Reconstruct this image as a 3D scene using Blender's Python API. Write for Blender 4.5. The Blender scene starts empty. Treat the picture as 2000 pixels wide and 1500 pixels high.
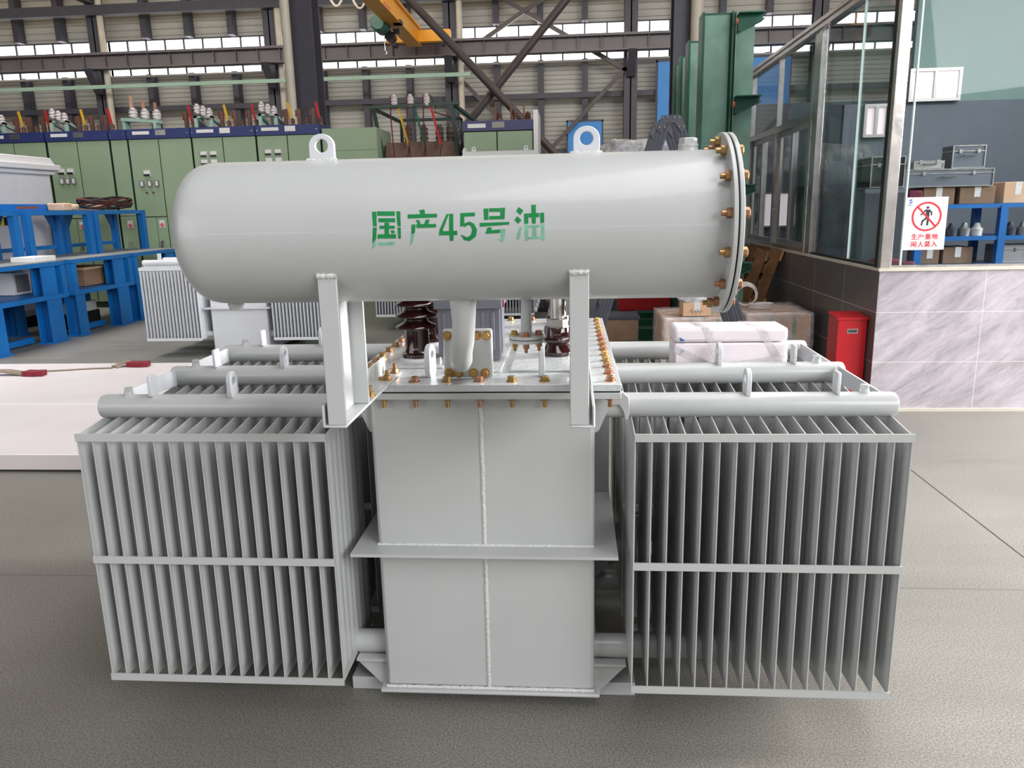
import bpy, bmesh, math, random
from mathutils import Vector, Matrix

SC = bpy.context.scene
COL = SC.collection
PI = math.pi
R = math.radians
rnd = random.Random(7)

# ---------------------------------------------------------------- camera
# world: x across the transformer, y away from the camera, z up, metres; origin on the
# floor under the middle of the transformer tank's front wall
cam_d = bpy.data.cameras.new('camera')
cam = bpy.data.objects.new('camera', cam_d)
COL.objects.link(cam)
cam_d.sensor_fit = 'HORIZONTAL'
cam_d.sensor_width = 36.0
cam_d.lens = 36.0 * 1510.887 / 2000.0
cam_d.clip_start = 0.05
cam_d.clip_end = 200
_pit, _yaw, _roll = 0.2244, 0.0778, -0.0219
_fw = Vector((-math.sin(_yaw) * math.cos(_pit), math.cos(_yaw) * math.cos(_pit), -math.sin(_pit)))
_r0 = Vector((math.cos(_yaw), math.sin(_yaw), 0))
_u0 = _r0.cross(_fw)
_r = math.cos(_roll) * _r0 + math.sin(_roll) * _u0
_u = -math.sin(_roll) * _r0 + math.cos(_roll) * _u0
_m = Matrix((_r, _u, -_fw)).transposed().to_4x4()
_m.translation = Vector((0.2539, -2.105, 1.5))
cam.matrix_world = _m
SC.camera = cam

# ---------------------------------------------------------------- light and exposure
SC.view_settings.view_transform = 'Standard'
SC.view_settings.look = 'None'
SC.view_settings.gamma = 1
SC.view_settings.use_curve_mapping = False
SC.view_settings.exposure = 0.0
W = bpy.data.worlds.new('overcast_sky')
SC.world = W
W.use_nodes = True
_bg = W.node_tree.nodes['Background']
_bg.inputs[0].default_value = (0.93, 0.96, 1.0, 1)
_bg.inputs[1].default_value = 0.06

def area(name, loc, target, sx, sy, power, col=(1, 1, 1), spread=180):
    d = bpy.data.lights.new(name, 'AREA')
    d.shape = 'RECTANGLE'; d.size = sx; d.size_y = sy; d.energy = power; d.color = col; d.spread = R(spread)
    o = bpy.data.objects.new(name, d); COL.objects.link(o)
    o.location = loc
    o.rotation_euler = (Vector(target) - Vector(loc)).to_track_quat('-Z', 'Y').to_euler()
    return o
# daylight through the tall hall doorway behind the camera
area('door_daylight', (16.0, -13.0, 9.0), (0.6, 0.3, 0.8), 14, 9, 4000, (0.985, 0.99, 1.0))
# daylight through a side doorway past the glazed office's front
area('side_door_daylight', (8.8, 2.9, 2.9), (1.6, 0.6, 0.1), 2.6, 2.6, 900, (1.0, 0.99, 0.99), 110)
# unseen fill lamp added to brighten the rack bay
area('rack_bay_rooflight', (-7.5, 6.5, 7.6), (-6.6, 6.5, 0), 8, 4.0, 220, (1, 0.98, 0.97), 70)
# daylight through the roof lights of the hall
area('rooflight_daylight', (2.2, 0.0, 7.6), (0.6, 0.6, 0), 14, 2.6, 570, (1, 0.985, 0.985))
area('far_rooflight_daylight', (-4, 14.0, 8.2), (-4, 22.0, 3.5), 30, 2.0, 1300, (1, 0.98, 0.95))
# thin unseen lamp added behind the camera for the conservator's highlight streak
area('window_row_daylight', (-1.0, -10.0, 1.75), (-1.0, 0, 1.45), 16, 0.05, 70, (1, 1, 1))
# unseen left-front lamp, added to brighten the white board and the racks
area('front_bay_daylight', (-9.0, -6.5, 3.2), (-1.5, 1.0, 0.4), 9, 5, 330, (1, 0.99, 1.0))
# fill lamp added inside the glazed office to lift its dark interior
area('office_lamp', (4.2, 5.0, 3.3), (4.2, 5.3, 0), 1.6, 0.4, 36, (1, 0.98, 0.96))

# ---------------------------------------------------------------- materials
def lin(c):
    return tuple(((x / 255) / 12.92 if x / 255 <= 0.04045 else ((x / 255 + 0.055) / 1.055) ** 2.4) for x in c)

MATS = {}
def mat(name, rgb, rough=0.5, metal=0.0, var=0.06, scale=6.0, bump=0.0, bscale=60.0, coat=0.0, spec=0.5, emit=None):
    m = bpy.data.materials.new(name); m.use_nodes = True
    nt = m.node_tree; b = nt.nodes['Principled BSDF']
    c = lin(rgb)
    b.inputs['Roughness'].default_value = rough
    b.inputs['Metallic'].default_value = metal
    b.inputs['Specular IOR Level'].default_value = spec
    if coat: b.inputs['Coat Weight'].default_value = coat; b.inputs['Coat Roughness'].default_value = 0.09
    tc = nt.nodes.new('ShaderNodeTexCoord')
    nz = nt.nodes.new('ShaderNodeTexNoise'); nz.inputs['Scale'].default_value = scale; nz.inputs['Detail'].default_value = 5
    nt.links.new(tc.outputs['Object'], nz.inputs['Vector'])
    rp = nt.nodes.new('ShaderNodeValToRGB')
    rp.color_ramp.elements[0].position = 0.3; rp.color_ramp.elements[1].position = 0.7
    rp.color_ramp.elements[0].color = tuple(x * (1 - var) for x in c) + (1,)
    rp.color_ramp.elements[1].color = tuple(min(1, x * (1 + var)) for x in c) + (1,)
    nt.links.new(nz.outputs['Fac'], rp.inputs['Fac'])
    nt.links.new(rp.outputs['Color'], b.inputs['Base Color'])
    if bump:
        n2 = nt.nodes.new('ShaderNodeTexNoise'); n2.inputs['Scale'].default_value = bscale; n2.inputs['Detail'].default_value = 4
        nt.links.new(tc.outputs['Object'], n2.inputs['Vector'])
        bp = nt.nodes.new('ShaderNodeBump'); bp.inputs['Strength'].default_value = bump; bp.inputs['Distance'].default_value = 0.01
        nt.links.new(n2.outputs['Fac'], bp.inputs['Height'])
        nt.links.new(bp.outputs['Normal'], b.inputs['Normal'])
    if emit:
        b.inputs['Emission Color'].default_value = lin(emit[0]) + (1,); b.inputs['Emission Strength'].default_value = emit[1]
    MATS[name] = m
    return m

paint = mat('grey_gloss_paint', (183, 185, 184), 0.40, bump=0.03, bscale=35, var=0.02, coat=0.3)
paint_w = mat('pale_grey_paint', (206, 208, 212), 0.4, var=0.03)
cover_paint = mat('wet_looking_cover_paint', (200, 203, 204), 0.22, bump=0.35, bscale=45, var=0.04, coat=0.3)
weld = mat('painted_weld_bead', (208, 209, 206), 0.3, bump=0.6, bscale=120)
gasket = mat('black_rubber', (20, 20, 22), 0.6)
brown = mat('brown_glazed_porcelain', (44, 15, 15), 0.08, var=0.15, coat=0.6)
steel = mat('brushed_steel', (190, 186, 180), 0.28, 1.0, bump=0.05, bscale=40)
galv = mat('polished_stainless_trim', (205, 198, 194), 0.25, 0.85, var=0.15, scale=9, bump=0.1, bscale=12)
alu = mat('aluminium_frame', (176, 172, 168), 0.35, 0.6, var=0.08)
relay_m = mat('mid_grey_cast_housing', (108, 108, 118), 0.4)
dkgrey = mat('dark_grey_plastic', (66, 67, 76), 0.45)
black = mat('black_plastic', (22, 22, 24), 0.4)
white = mat('white_plastic', (228, 226, 226), 0.4)
wshell = mat('warm_white_sheet_metal', (214, 211, 212), 0.4, var=0.02)
red = mat('red_enamel', (196, 18, 32), 0.35, var=0.06)
dred = mat('dark_red_paint', (150, 20, 26), 0.4)
blue = mat('blue_rack_paint', (14, 104, 178), 0.42, var=0.12, scale=4)
bluetop = mat('worn_blue_deck', (120, 122, 122), 0.6, var=0.2, scale=8)
green_s = mat('sage_green_cabinet_paint', (146, 164, 134), 0.45, var=0.04, scale=2)
green_l = mat('pale_green_bracket_paint', (160, 190, 172), 0.45)
navy = mat('navy_fascia', (40, 52, 104), 0.4)
purple = mat('slate_violet_fascia', (74, 72, 108), 0.45)
seam = mat('dark_green_gap', (34, 52, 38), 0.8)
girder_m = mat('grey_brown_steel_paint', (112, 106, 110), 0.5, var=0.08, scale=2)
post_m = mat('dark_slate_steel_paint', (70, 68, 78), 0.5, var=0.1)
pipe_m = mat('umber_brace_paint', (82, 72, 70), 0.45, var=0.1)
cream = mat('cream_downpipe', (206, 198, 182), 0.5, var=0.08)
wall_m = mat('ribbed_wall_sheet', (186, 184, 176), 0.5, var=0.08, scale=0.7)
roof_m = mat('roof_sheet', (226, 214, 196), 0.7, var=0.1, scale=1.2)
yellow = mat('crane_yellow', (240, 168, 22), 0.4, var=0.06, scale=2)
hgreen = mat('hoist_green', (66, 112, 98), 0.4)
tgreen = mat('deep_green_steel_paint', (15, 74, 55), 0.35, var=0.35, scale=2.2, bump=0.15, bscale=9)
tgreen_p = mat('scuffed_green_web_paint', (104, 136, 122), 0.4, var=0.3, scale=2.5, bump=0.2, bscale=14)
rust = mat('rust_patch', (140, 78, 50), 0.8, var=0.3, scale=20)
wood = mat('pallet_wood', (126, 88, 56), 0.8, var=0.3, scale=9, bump=0.3, bscale=40)
wood_l = mat('fresh_wood_block', (178, 140, 90), 0.8, var=0.2, scale=10)
card = mat('cardboard', (216, 176, 142), 0.8, var=0.12, scale=5, bump=0.1, bscale=20)
card_d = mat('brown_cardboard', (134, 106, 84), 0.8, var=0.15)
greentape = mat('green_strap', (78, 132, 84), 0.6)
foam = mat('white_foam_block', (236, 226, 230), 0.55, var=0.03, scale=12, bump=0.08, bscale=25)
slabm = mat('painted_white_board', (222, 214, 214), 0.35, var=0.04, scale=2.5, bump=0.05, bscale=8)
web_m = mat('khaki_webbing', (134, 118, 104), 0.85, var=0.2, scale=30)
web_r = mat('crimson_webbing', (122, 28, 42), 0.8, var=0.2, scale=30)
copper = mat('copper_busbar', (120, 84, 70), 0.45, 0.4, var=0.2)
por_w = mat('white_porcelain', (206, 198, 194), 0.25, var=0.1)
ins_b = mat('brown_insulator_foot', (96, 84, 80), 0.5)
bus_y = mat('yellow_busbar', (216, 168, 30), 0.45)
bus_r = mat('red_busbar', (190, 28, 34), 0.45)
bus_g = mat('green_busbar', (16, 92, 70), 0.45)
cable_r = mat('maroon_cable', (92, 32, 32), 0.6)
cable_k = mat('black_cable', (34, 30, 32), 0.5)
tt_body = mat('grey_green_tank_paint', (100, 116, 110), 0.5, var=0.1)
tt_top = mat('rusty_tank_top', (112, 88, 74), 0.7, var=0.25)
tt_frame = mat('dark_green_mesh_frame', (52, 72, 64), 0.5)
bdoor = mat('bright_blue_door', (62, 140, 214), 0.5, var=0.08, scale=1.5)
stencil = mat('green_stencil_paint', (2, 126, 62), 0.45, var=0.12, scale=40)
stencil_p = mat('thin_green_overspray', (118, 178, 148), 0.45, var=0.2, scale=60)
sign_w = mat('sign_white', (240, 226, 228), 0.4, var=0.01)
sign_r = mat('sign_red', (208, 34, 48), 0.4, var=0.02)
sign_k = mat('sign_black', (40, 38, 42), 0.4, var=0.02)
sign_b = mat('sign_blue', (40, 96, 170), 0.4, var=0.02)
lab_w = mat('label_white', (226, 222, 218), 0.5, var=0.12, scale=60)
lab_p = mat('label_pink_red', (214, 110, 116), 0.5)
lab_y = mat('label_yellow', (226, 206, 20), 0.5)
dkroom = mat('grey_panel_wall', (104, 110, 120), 0.6, var=0.06)
dkfloor = mat('dark_plinth', (26, 26, 28), 0.7)
mint = mat('mint_panel', (118, 144, 138), 0.5, var=0.03)
maroon = mat('maroon_cloth', (104, 34, 52), 0.8, var=0.15)
vent_g = mat('grey_grille', (120, 118, 118), 0.6)
winlight = mat('daylit_window_pane', (255, 255, 255), 0.3, var=0, emit=((250, 252, 255), 3.0))
roof_glow = mat('daylit_roof_sheet', (236, 222, 200), 0.5, var=0.12, scale=1.5, emit=((238, 222, 198), 0.62))  # glow put into the roof sheets to brighten the ceiling
winpink = mat('daylit_pink_view', (250, 232, 236), 0.4, var=0.05, scale=12, emit=((252, 236, 240), 0.75))

def node_mat(name):
    m = bpy.data.materials.new(name); m.use_nodes = True
    nt = m.node_tree; nt.nodes.clear()
    out = nt.nodes.new('ShaderNodeOutputMaterial')
    return m, nt, out

# zinc-yellow passivated bolts: gold to copper, differing from bolt to bolt
bolt_m = mat('passivated_zinc_bolt', (196, 140, 70), 0.34, 0.8)
_nt = bolt_m.node_tree; _b = _nt.nodes['Principled BSDF']
_oi = _nt.nodes.new('ShaderNodeObjectInfo'); _rp = _nt.nodes.new('ShaderNodeValToRGB')
_e = _rp.color_ramp.elements
_e[0].color = lin((188, 150, 96)) + (1,); _e[1].color = lin((190, 144, 120)) + (1,)
_x = _e.new(0.35); _x.color = lin((172, 142, 88)) + (1,)
_x = _e.new(0.65); _x.color = lin((164, 116, 88)) + (1,)
_nt.links.new(_oi.outputs['Random'], _rp.inputs['Fac']); _nt.links.new(_rp.outputs['Color'], _b.inputs['Base Color'])

# clear glass with a mirror-like sheen
def glass_mat(name, tint, refl):
    m, nt, out = node_mat(name)
    tr = nt.nodes.new('ShaderNodeBsdfTransparent'); tr.inputs[0].default_value = tint + (1,)
    gl = nt.nodes.new('ShaderNodeBsdfGlossy'); gl.inputs['Roughness'].default_value = 0.02
    lw = nt.nodes.new('ShaderNodeFresnel'); lw.inputs[0].default_value = 1.5
    ma = nt.nodes.new('ShaderNodeMath'); ma.operation = 'MULTIPLY_ADD'; ma.inputs[1].default_value = 0.32; ma.inputs[2].default_value = refl; ma.use_clamp = True
    nz = nt.nodes.new('ShaderNodeTexNoise'); nz.inputs['Scale'].default_value = 1.3
    bp = nt.nodes.new('ShaderNodeBump'); bp.inputs['Strength'].default_value = 0.04
    mx = nt.nodes.new('ShaderNodeMixShader')
    nt.links.new(nz.outputs['Fac'], bp.inputs['Height']); nt.links.new(bp.outputs['Normal'], gl.inputs['Normal'])
    nt.links.new(lw.outputs[0], ma.inputs[0]); nt.links.new(ma.outputs[0], mx.inputs[0])
    nt.links.new(tr.outputs[0], mx.inputs[1]); nt.links.new(gl.outputs[0], mx.inputs[2]); nt.links.new(mx.outputs[0], out.inputs[0])
    return m
glass = glass_mat('window_glass', (0.82, 0.85, 0.855), 0.0)
def film_mat(name, op, col):
    m, nt, out = node_mat(name)
    tr = nt.nodes.new('ShaderNodeBsdfTransparent')
    pr = nt.nodes.new('ShaderNodeBsdfPrincipled'); pr.inputs['Base Color'].default_value = lin(col) + (1,); pr.inputs['Roughness'].default_value = 0.12
    nz = nt.nodes.new('ShaderNodeTexNoise'); nz.inputs['Scale'].default_value = 9; nz.inputs['Detail'].default_value = 5; nz.inputs['Distortion'].default_value = 0.2
    tc = nt.nodes.new('ShaderNodeTexCoord'); nt.links.new(tc.outputs['Object'], nz.inputs['Vector'])
    bp = nt.nodes.new('ShaderNodeBump'); bp.inputs['Strength'].default_value = 0.8; bp.inputs['Distance'].default_value = 0.03
    nt.links.new(nz.outputs['Fac'], bp.inputs['Height']); nt.links.new(bp.outputs['Normal'], pr.inputs['Normal'])
    mr = nt.nodes.new('ShaderNodeMapRange'); mr.inputs[1].default_value = 0.35; mr.inputs[2].default_value = 0.7; mr.inputs[3].default_value = op * 0.4; mr.inputs[4].default_value = op * 1.5
    mx = nt.nodes.new('ShaderNodeMixShader')
    nt.links.new(nz.outputs['Fac'], mr.inputs[0]); nt.links.new(mr.outputs[0], mx.inputs[0])
    nt.links.new(tr.outputs[0], mx.inputs[1]); nt.links.new(pr.outputs[0], mx.inputs[2]); nt.links.new(mx.outputs[0], out.inputs[0])
    return m
film = film_mat('crinkled_plastic_film', 0.46, (232, 228, 230))
film_k = film_mat('grey_plastic_film', 0.5, (120, 121, 122))
film_d = film_mat('milky_plastic_film', 0.75, (232, 230, 234))

# polished concrete floor with speckle, smears and saw-cut joints
floor_m = mat('sealed_concrete_floor', (116, 113, 106), 0.42, var=0.16, scale=0.5)
_nt = floor_m.node_tree; _b = _nt.nodes['Principled BSDF']; _rp = [n for n in _nt.nodes if n.type == 'VALTORGB'][0]
_tc = [n for n in _nt.nodes if n.type == 'TEX_COORD'][0]
_n2 = _nt.nodes.new('ShaderNodeTexNoise'); _n2.inputs['Scale'].default_value = 170; _n2.inputs['Detail'].default_value = 3
_n3 = _nt.nodes.new('ShaderNodeTexNoise'); _n3.inputs['Scale'].default_value = 3.0; _n3.inputs['Detail'].default_value = 6
_mp = _nt.nodes.new('ShaderNodeMapping'); _mp.inputs['Scale'].default_value = (0.35, 3.0, 1)
_nt.links.new(_tc.outputs['Object'], _n2.inputs['Vector']); _nt.links.new(_tc.outputs['Object'], _mp.inputs[0]); _nt.links.new(_mp.outputs[0], _n3.inputs['Vector'])
def _ramp(src, lo, hi, a, b):
    mr = _nt.nodes.new('ShaderNodeMapRange'); mr.inputs[1].default_value = lo; mr.inputs[2].default_value = hi; mr.inputs[3].default_value = a; mr.inputs[4].default_value = b
    _nt.links.new(src, mr.inputs[0]); return mr.outputs[0]
def _mul(a, b):
    mx = _nt.nodes.new('ShaderNodeMix'); mx.data_type = 'RGBA'; mx.blend_type = 'MULTIPLY'; mx.inputs[0].default_value = 1
    _nt.links.new(a, mx.inputs[6]); _nt.links.new(b, mx.inputs[7]); return mx.outputs[2]
_c = _mul(_rp.outputs['Color'], _ramp(_n2.outputs['Fac'], 0.3, 0.7, 0.55, 1.55))
_c = _mul(_c, _ramp(_n3.outputs['Fac'], 0.3, 0.7, 0.93, 1.05))
_sx = _nt.nodes.new('ShaderNodeSeparateXYZ'); _nt.links.new(_tc.outputs['Object'], _sx.inputs[0])
for _ax, _pos, _lo, _hi, _dk in (('X', 2.175, 0.003, 0.0055, 0.06), ('Y', 0.80, 0.0018, 0.0035, 0.45), ('X', -4.3, 0.002, 0.004, 0.25), ('Y', 8.6, 0.002, 0.004, 0.25), ('X', 8.6, 0.002, 0.004, 0.25)):
    _s = _nt.nodes.new('ShaderNodeMath'); _s.operation = 'SUBTRACT'; _s.inputs[1].default_value = _pos
    _nt.links.new(_sx.outputs[_ax], _s.inputs[0])
    _a = _nt.nodes.new('ShaderNodeMath'); _a.operation = 'ABSOLUTE'; _nt.links.new(_s.outputs[0], _a.inputs[0])
    _c = _mul(_c, _ramp(_a.outputs[0], _lo, _hi, _dk, 1.0))
_nt.links.new(_c, _b.inputs['Base Color'])
_nt.links.new(_ramp(_n3.outputs['Fac'], 0.3, 0.7, 0.38, 0.48), _b.inputs['Roughness'])

# stone tiles: veined, with grout lines at set heights and runs
def tile_mat(name, rgb, vein, xlines, zlines, axis):
    m = mat(name, rgb, 0.28, var=0.06, scale=2)
    nt = m.node_tree; b = nt.nodes['Principled BSDF']; rp = [n for n in nt.nodes if n.type == 'VALTORGB'][0]; tc = [n for n in nt.nodes if n.type == 'TEX_COORD'][0]
    mp = nt.nodes.new('ShaderNodeMapping'); mp.vector_type = 'TEXTURE'; mp.inputs['Rotation'].default_value = (0, R(-36), 0) if axis == 'X' else (R(36), 0, 0); mp.inputs['Scale'].default_value = (1.3, 0.5, 0.32) if axis == 'X' else (0.5, 1.3, 0.32)
    nz = nt.nodes.new('ShaderNodeTexNoise'); nz.inputs['Scale'].default_value = 3.2; nz.inputs['Detail'].default_value = 9; nz.inputs['Roughness'].default_value = 0.78; nz.inputs['Distortion'].default_value = 0.5
    nt.links.new(tc.outputs['Object'], mp.inputs[0]); nt.links.new(mp.outputs[0], nz.inputs['Vector'])
    mr = nt.nodes.new('ShaderNodeMapRange'); mr.inputs[1].default_value = 0.3; mr.inputs[2].default_value = 0.72; mr.inputs[3].default_value = 1 - vein; mr.inputs[4].default_value = 1 + vein
    nt.links.new(nz.outputs['Fac'], mr.inputs[0])
    mx = nt.nodes.new('ShaderNodeMix'); mx.data_type = 'RGBA'; mx.blend_type = 'MULTIPLY'; mx.inputs[0].default_value = 1
    nt.links.new(rp.outputs['Color'], mx.inputs[6]); nt.links.new(mr.outputs[0], mx.inputs[7])
    c = mx.outputs[2]
    sx = nt.nodes.new('ShaderNodeSeparateXYZ'); nt.links.new(tc.outputs['Object'], sx.inputs[0])
    for ax, vals in ((axis, xlines), ('Z', zlines)):
        for v in vals:
            s = nt.nodes.new('ShaderNodeMath'); s.operation = 'SUBTRACT'; s.inputs[1].default_value = v; nt.links.new(sx.outputs[ax], s.inputs[0])
            a = nt.nodes.new('ShaderNodeMath'); a.operation = 'ABSOLUTE'; nt.links.new(s.outputs[0], a.inputs[0])
            f = nt.nodes.new('ShaderNodeMath'); f.operation = 'LESS_THAN'; f.inputs[1].default_value = 0.0016; nt.links.new(a.outputs[0], f.inputs[0])
            x = nt.nodes.new('ShaderNodeMix'); x.data_type = 'RGBA'; nt.links.new(f.outputs[0], x.inputs[0]); nt.links.new(c, x.inputs[6]); x.inputs[7].default_value = lin((232, 226, 226)) + (1,)
            c = x.outputs[2]
    nt.links.new(c, b.inputs['Base Color'])
    bp = nt.nodes.new('ShaderNodeBump'); bp.inputs['Strength'].default_value = 0.3; bp.inputs['Distance'].default_value = 0.01
    nt.links.new(nz.outputs['Fac'], bp.inputs['Height']); nt.links.new(bp.outputs['Normal'], b.inputs['Normal'])
    return m
tile_front = tile_mat('veined_stone_tile', (182, 174, 181), 0.4, (3.13, 3.9, 4.7), (0.362, 0.72), 'X')
tile_side = tile_mat('dull_stone_tile', (104, 97, 96), 0.12, (4.2, 4.95, 5.7, 6.5, 7.3), (0.362, 0.72), 'Y')  # tile colour darkened to carry the shade on this wall

# ---------------------------------------------------------------- mesh helpers
class MB:
    def __init__(s): s.v = []; s.f = []
    def add(s, verts, faces):
        n = len(s.v); s.v += [tuple(p) for p in verts]; s.f += [tuple(n + i for i in q) for q in faces]; return s
    def box(s, x0, y0, z0, x1, y1, z1):
        return s.add([(x0, y0, z0), (x1, y0, z0), (x1, y1, z0), (x0, y1, z0), (x0, y0, z1), (x1, y0, z1), (x1, y1, z1), (x0, y1, z1)],
                     [(3, 2, 1, 0), (4, 5, 6, 7), (0, 1, 5, 4), (1, 2, 6, 5), (2, 3, 7, 6), (3, 0, 4, 7)])
    def bar(s, p0, p1, w, h, up=(0, 0, 1)):
        p0 = Vector(p0); p1 = Vector(p1); d = (p1 - p0).normalized(); u = Vector(up)
        if abs(d.dot(u)) > 0.98: u = Vector((1, 0, 0))
        a = d.cross(u).normalized() * w / 2; b = a.cross(d).normalized() * h / 2
        v = [p + i * a + j * b for p in (p0, p1) for i, j in ((-1, -1), (1, -1), (1, 1), (-1, 1))]
        return s.add(v, [(3, 2, 1, 0), (4, 5, 6, 7), (0, 1, 5, 4), (1, 2, 6, 5), (2, 3, 7, 6), (3, 0, 4, 7)])
    def tube(s, pts, r, n=12, caps=True):
        pts = [Vector(p) for p in pts]; rr = r if isinstance(r, (list, tuple)) else [r] * len(pts)
        rings = []; a = None
        for i, p in enumerate(pts):
            d = (pts[min(i + 1, len(pts) - 1)] - pts[max(i - 1, 0)]).normalized()
            if a is None:
                a = d.cross(Vector((0, 0, 1)));
                if a.length < 0.05: a = d.cross(Vector((1, 0, 0)))
            a = (a - d * a.dot(d)).normalized(); b = d.cross(a)
            rings.append([p + rr[i] * (math.cos(2 * PI * k / n) * a + math.sin(2 * PI * k / n) * b) for k in range(n)])
        v = [q for g in rings for q in g]
        f = [(i * n + k, i * n + (k + 1) % n, (i + 1) * n + (k + 1) % n, (i + 1) * n + k) for i in range(len(pts) - 1) for k in range(n)]
        if caps: f += [tuple(range(n - 1, -1, -1)), tuple((len(pts) - 1) * n + k for k in range(n))]
        return s.add(v, f)
    def lathe(s, prof, c=(0, 0, 0), n=24, axis='z'):
        # prof: (radius, height) pairs
        v = []
        for r, h in prof:
            for k in range(n):
                x, y = r * math.cos(2 * PI * k / n), r * math.sin(2 * PI * k / n)
                q = (x, y, h) if axis == 'z' else ((h, x, y) if axis == 'x' else (y, h, x))
                v.append((c[0] + q[0], c[1] + q[1], c[2] + q[2]))
        m = len(prof)
        f = [(i * n + k, i * n + (k + 1) % n, (i + 1) * n + (k + 1) % n, (i + 1) * n + k) for i in range(m - 1) for k in range(n)]
        if prof[0][0] > 1e-6: f.append(tuple(range(n - 1, -1, -1)))
        if prof[-1][0] > 1e-6: f.append(tuple((m - 1) * n + k for k in range(n)))
        return s.add(v, f)
    def prism(s, poly, plane, d0, d1, hole=None):
        # poly in 2D; plane 'xz' extrudes along y, 'yz' along x, 'xy' along z
        def P(a, b, d): return (a, d, b) if plane == 'xz' else ((d, a, b) if plane == 'yz' else (a, b, d))
        n = len(poly)
        if hole is None:
            v = [P(a, b, d0) for a, b in poly] + [P(a, b, d1) for a, b in poly]
            f = [tuple(range(n)), tuple(range(2 * n - 1, n - 1, -1))] + [(i, n + i, n + (i + 1) % n, (i + 1) % n) for i in range(n)]
        else:   # hole: same number of points, matching order
            v = [P(a, b, d) for d in (d0, d1) for L in (poly, hole) for a, b in L]
            f = []
            for i in range(n):
                j = (i + 1) % n
                f += [(i, j, n + j, n + i), (2 * n + i, 3 * n + i, 3 * n + j, 2 * n + j), (i, 2 * n + i, 2 * n + j, j), (n + i, n + j, 3 * n + j, 3 * n + i)]
        return s.add(v, f)
    def mesh(s, name, m, smooth=True, bevel=0):
        me = bpy.data.meshes.new(name); me.from_pydata(s.v, [], s.f); me.update()
        bm = bmesh.new(); bm.from_mesh(me); bmesh.ops.recalc_face_normals(bm, faces=bm.faces)
        bm.to_mesh(me); bm.free()
        if smooth:
            me.polygons.foreach_set('use_smooth', [True] * len(me.polygons)); me.set_sharp_from_angle(angle=R(35))
        me.materials.append(m)
        return me
    def build(s, name, m, parent=None, smooth=True, bevel=0, loc=(0, 0, 0), label=None):
        o = bpy.data.objects.new(name, s.mesh(name, m, smooth)); COL.objects.link(o)
        if parent is not None: o.parent = parent
        o.location = loc
        if bevel:
            b = o.modifiers.new('bevel', 'BEVEL'); b.width = bevel; b.segments = 2; b.limit_method = 'ANGLE'; b.angle_limit = R(40)
        if label: o['label'] = label
        return o

def tag(o, label, cat, group=None, kind=None):
    o['label'] = label; o['category'] = cat
    if group: o['group'] = group
    if kind: o['kind'] = kind
    return o
def thing(name, label, cat, loc=(0, 0, 0), rz=0, group=None):
    o = bpy.data.objects.new(name, None); COL.objects.link(o); o.empty_display_size = 0.1
    o.location = loc; o.rotation_euler = (0, 0, rz)
    return tag(o, label, cat, group)
def node(name, parent, loc=(0, 0, 0)):
    o = bpy.data.objects.new(name, None); COL.objects.link(o); o.parent = parent; o.location = loc; o.empty_display_size = 0.05
    return o
def struct(o):
    o['kind'] = 'structure'; return o
def again(o, parent, loc=(0, 0, 0), rot=None):
    c = o.copy(); COL.objects.link(c); c.parent = parent; c.location = loc
    if rot: c.rotation_euler = rot
    return c
def dup_tree(o, parent=None, loc=None):
    c = o.copy(); COL.objects.link(c); c.parent = parent
    if loc is not None: c.location = loc
    for ch in list(o.children): dup_tree(ch, c)
    return c
def circ(cx, cy, r, n=24, a0=0.0):
    return [(cx + r * math.cos(a0 + 2 * PI * k / n), cy + r * math.sin(a0 + 2 * PI * k / n)) for k in range(n)]
def hexbolt(length_up=0.013, r=0.011, shank=0.0, nut=False, stub=0.021):
    # hex head standing on +z, washer at z = 0; optional shank and nut below
    b = MB()
    b.lathe([(r * 1.32, 0), (r * 1.32, 0.0025)], n=18)
    b.lathe([(r, 0.0025), (r, 0.0025 + length_up * 0.8), (r * 0.82, 0.0025 + length_up)], n=6)
    if nut:
        b.lathe([(r, -shank - 0.011), (r, -shank)], n=6); b.lathe([(r * 0.55, -shank - stub), (r * 0.55, 0.002)], n=10)
    return b
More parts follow.
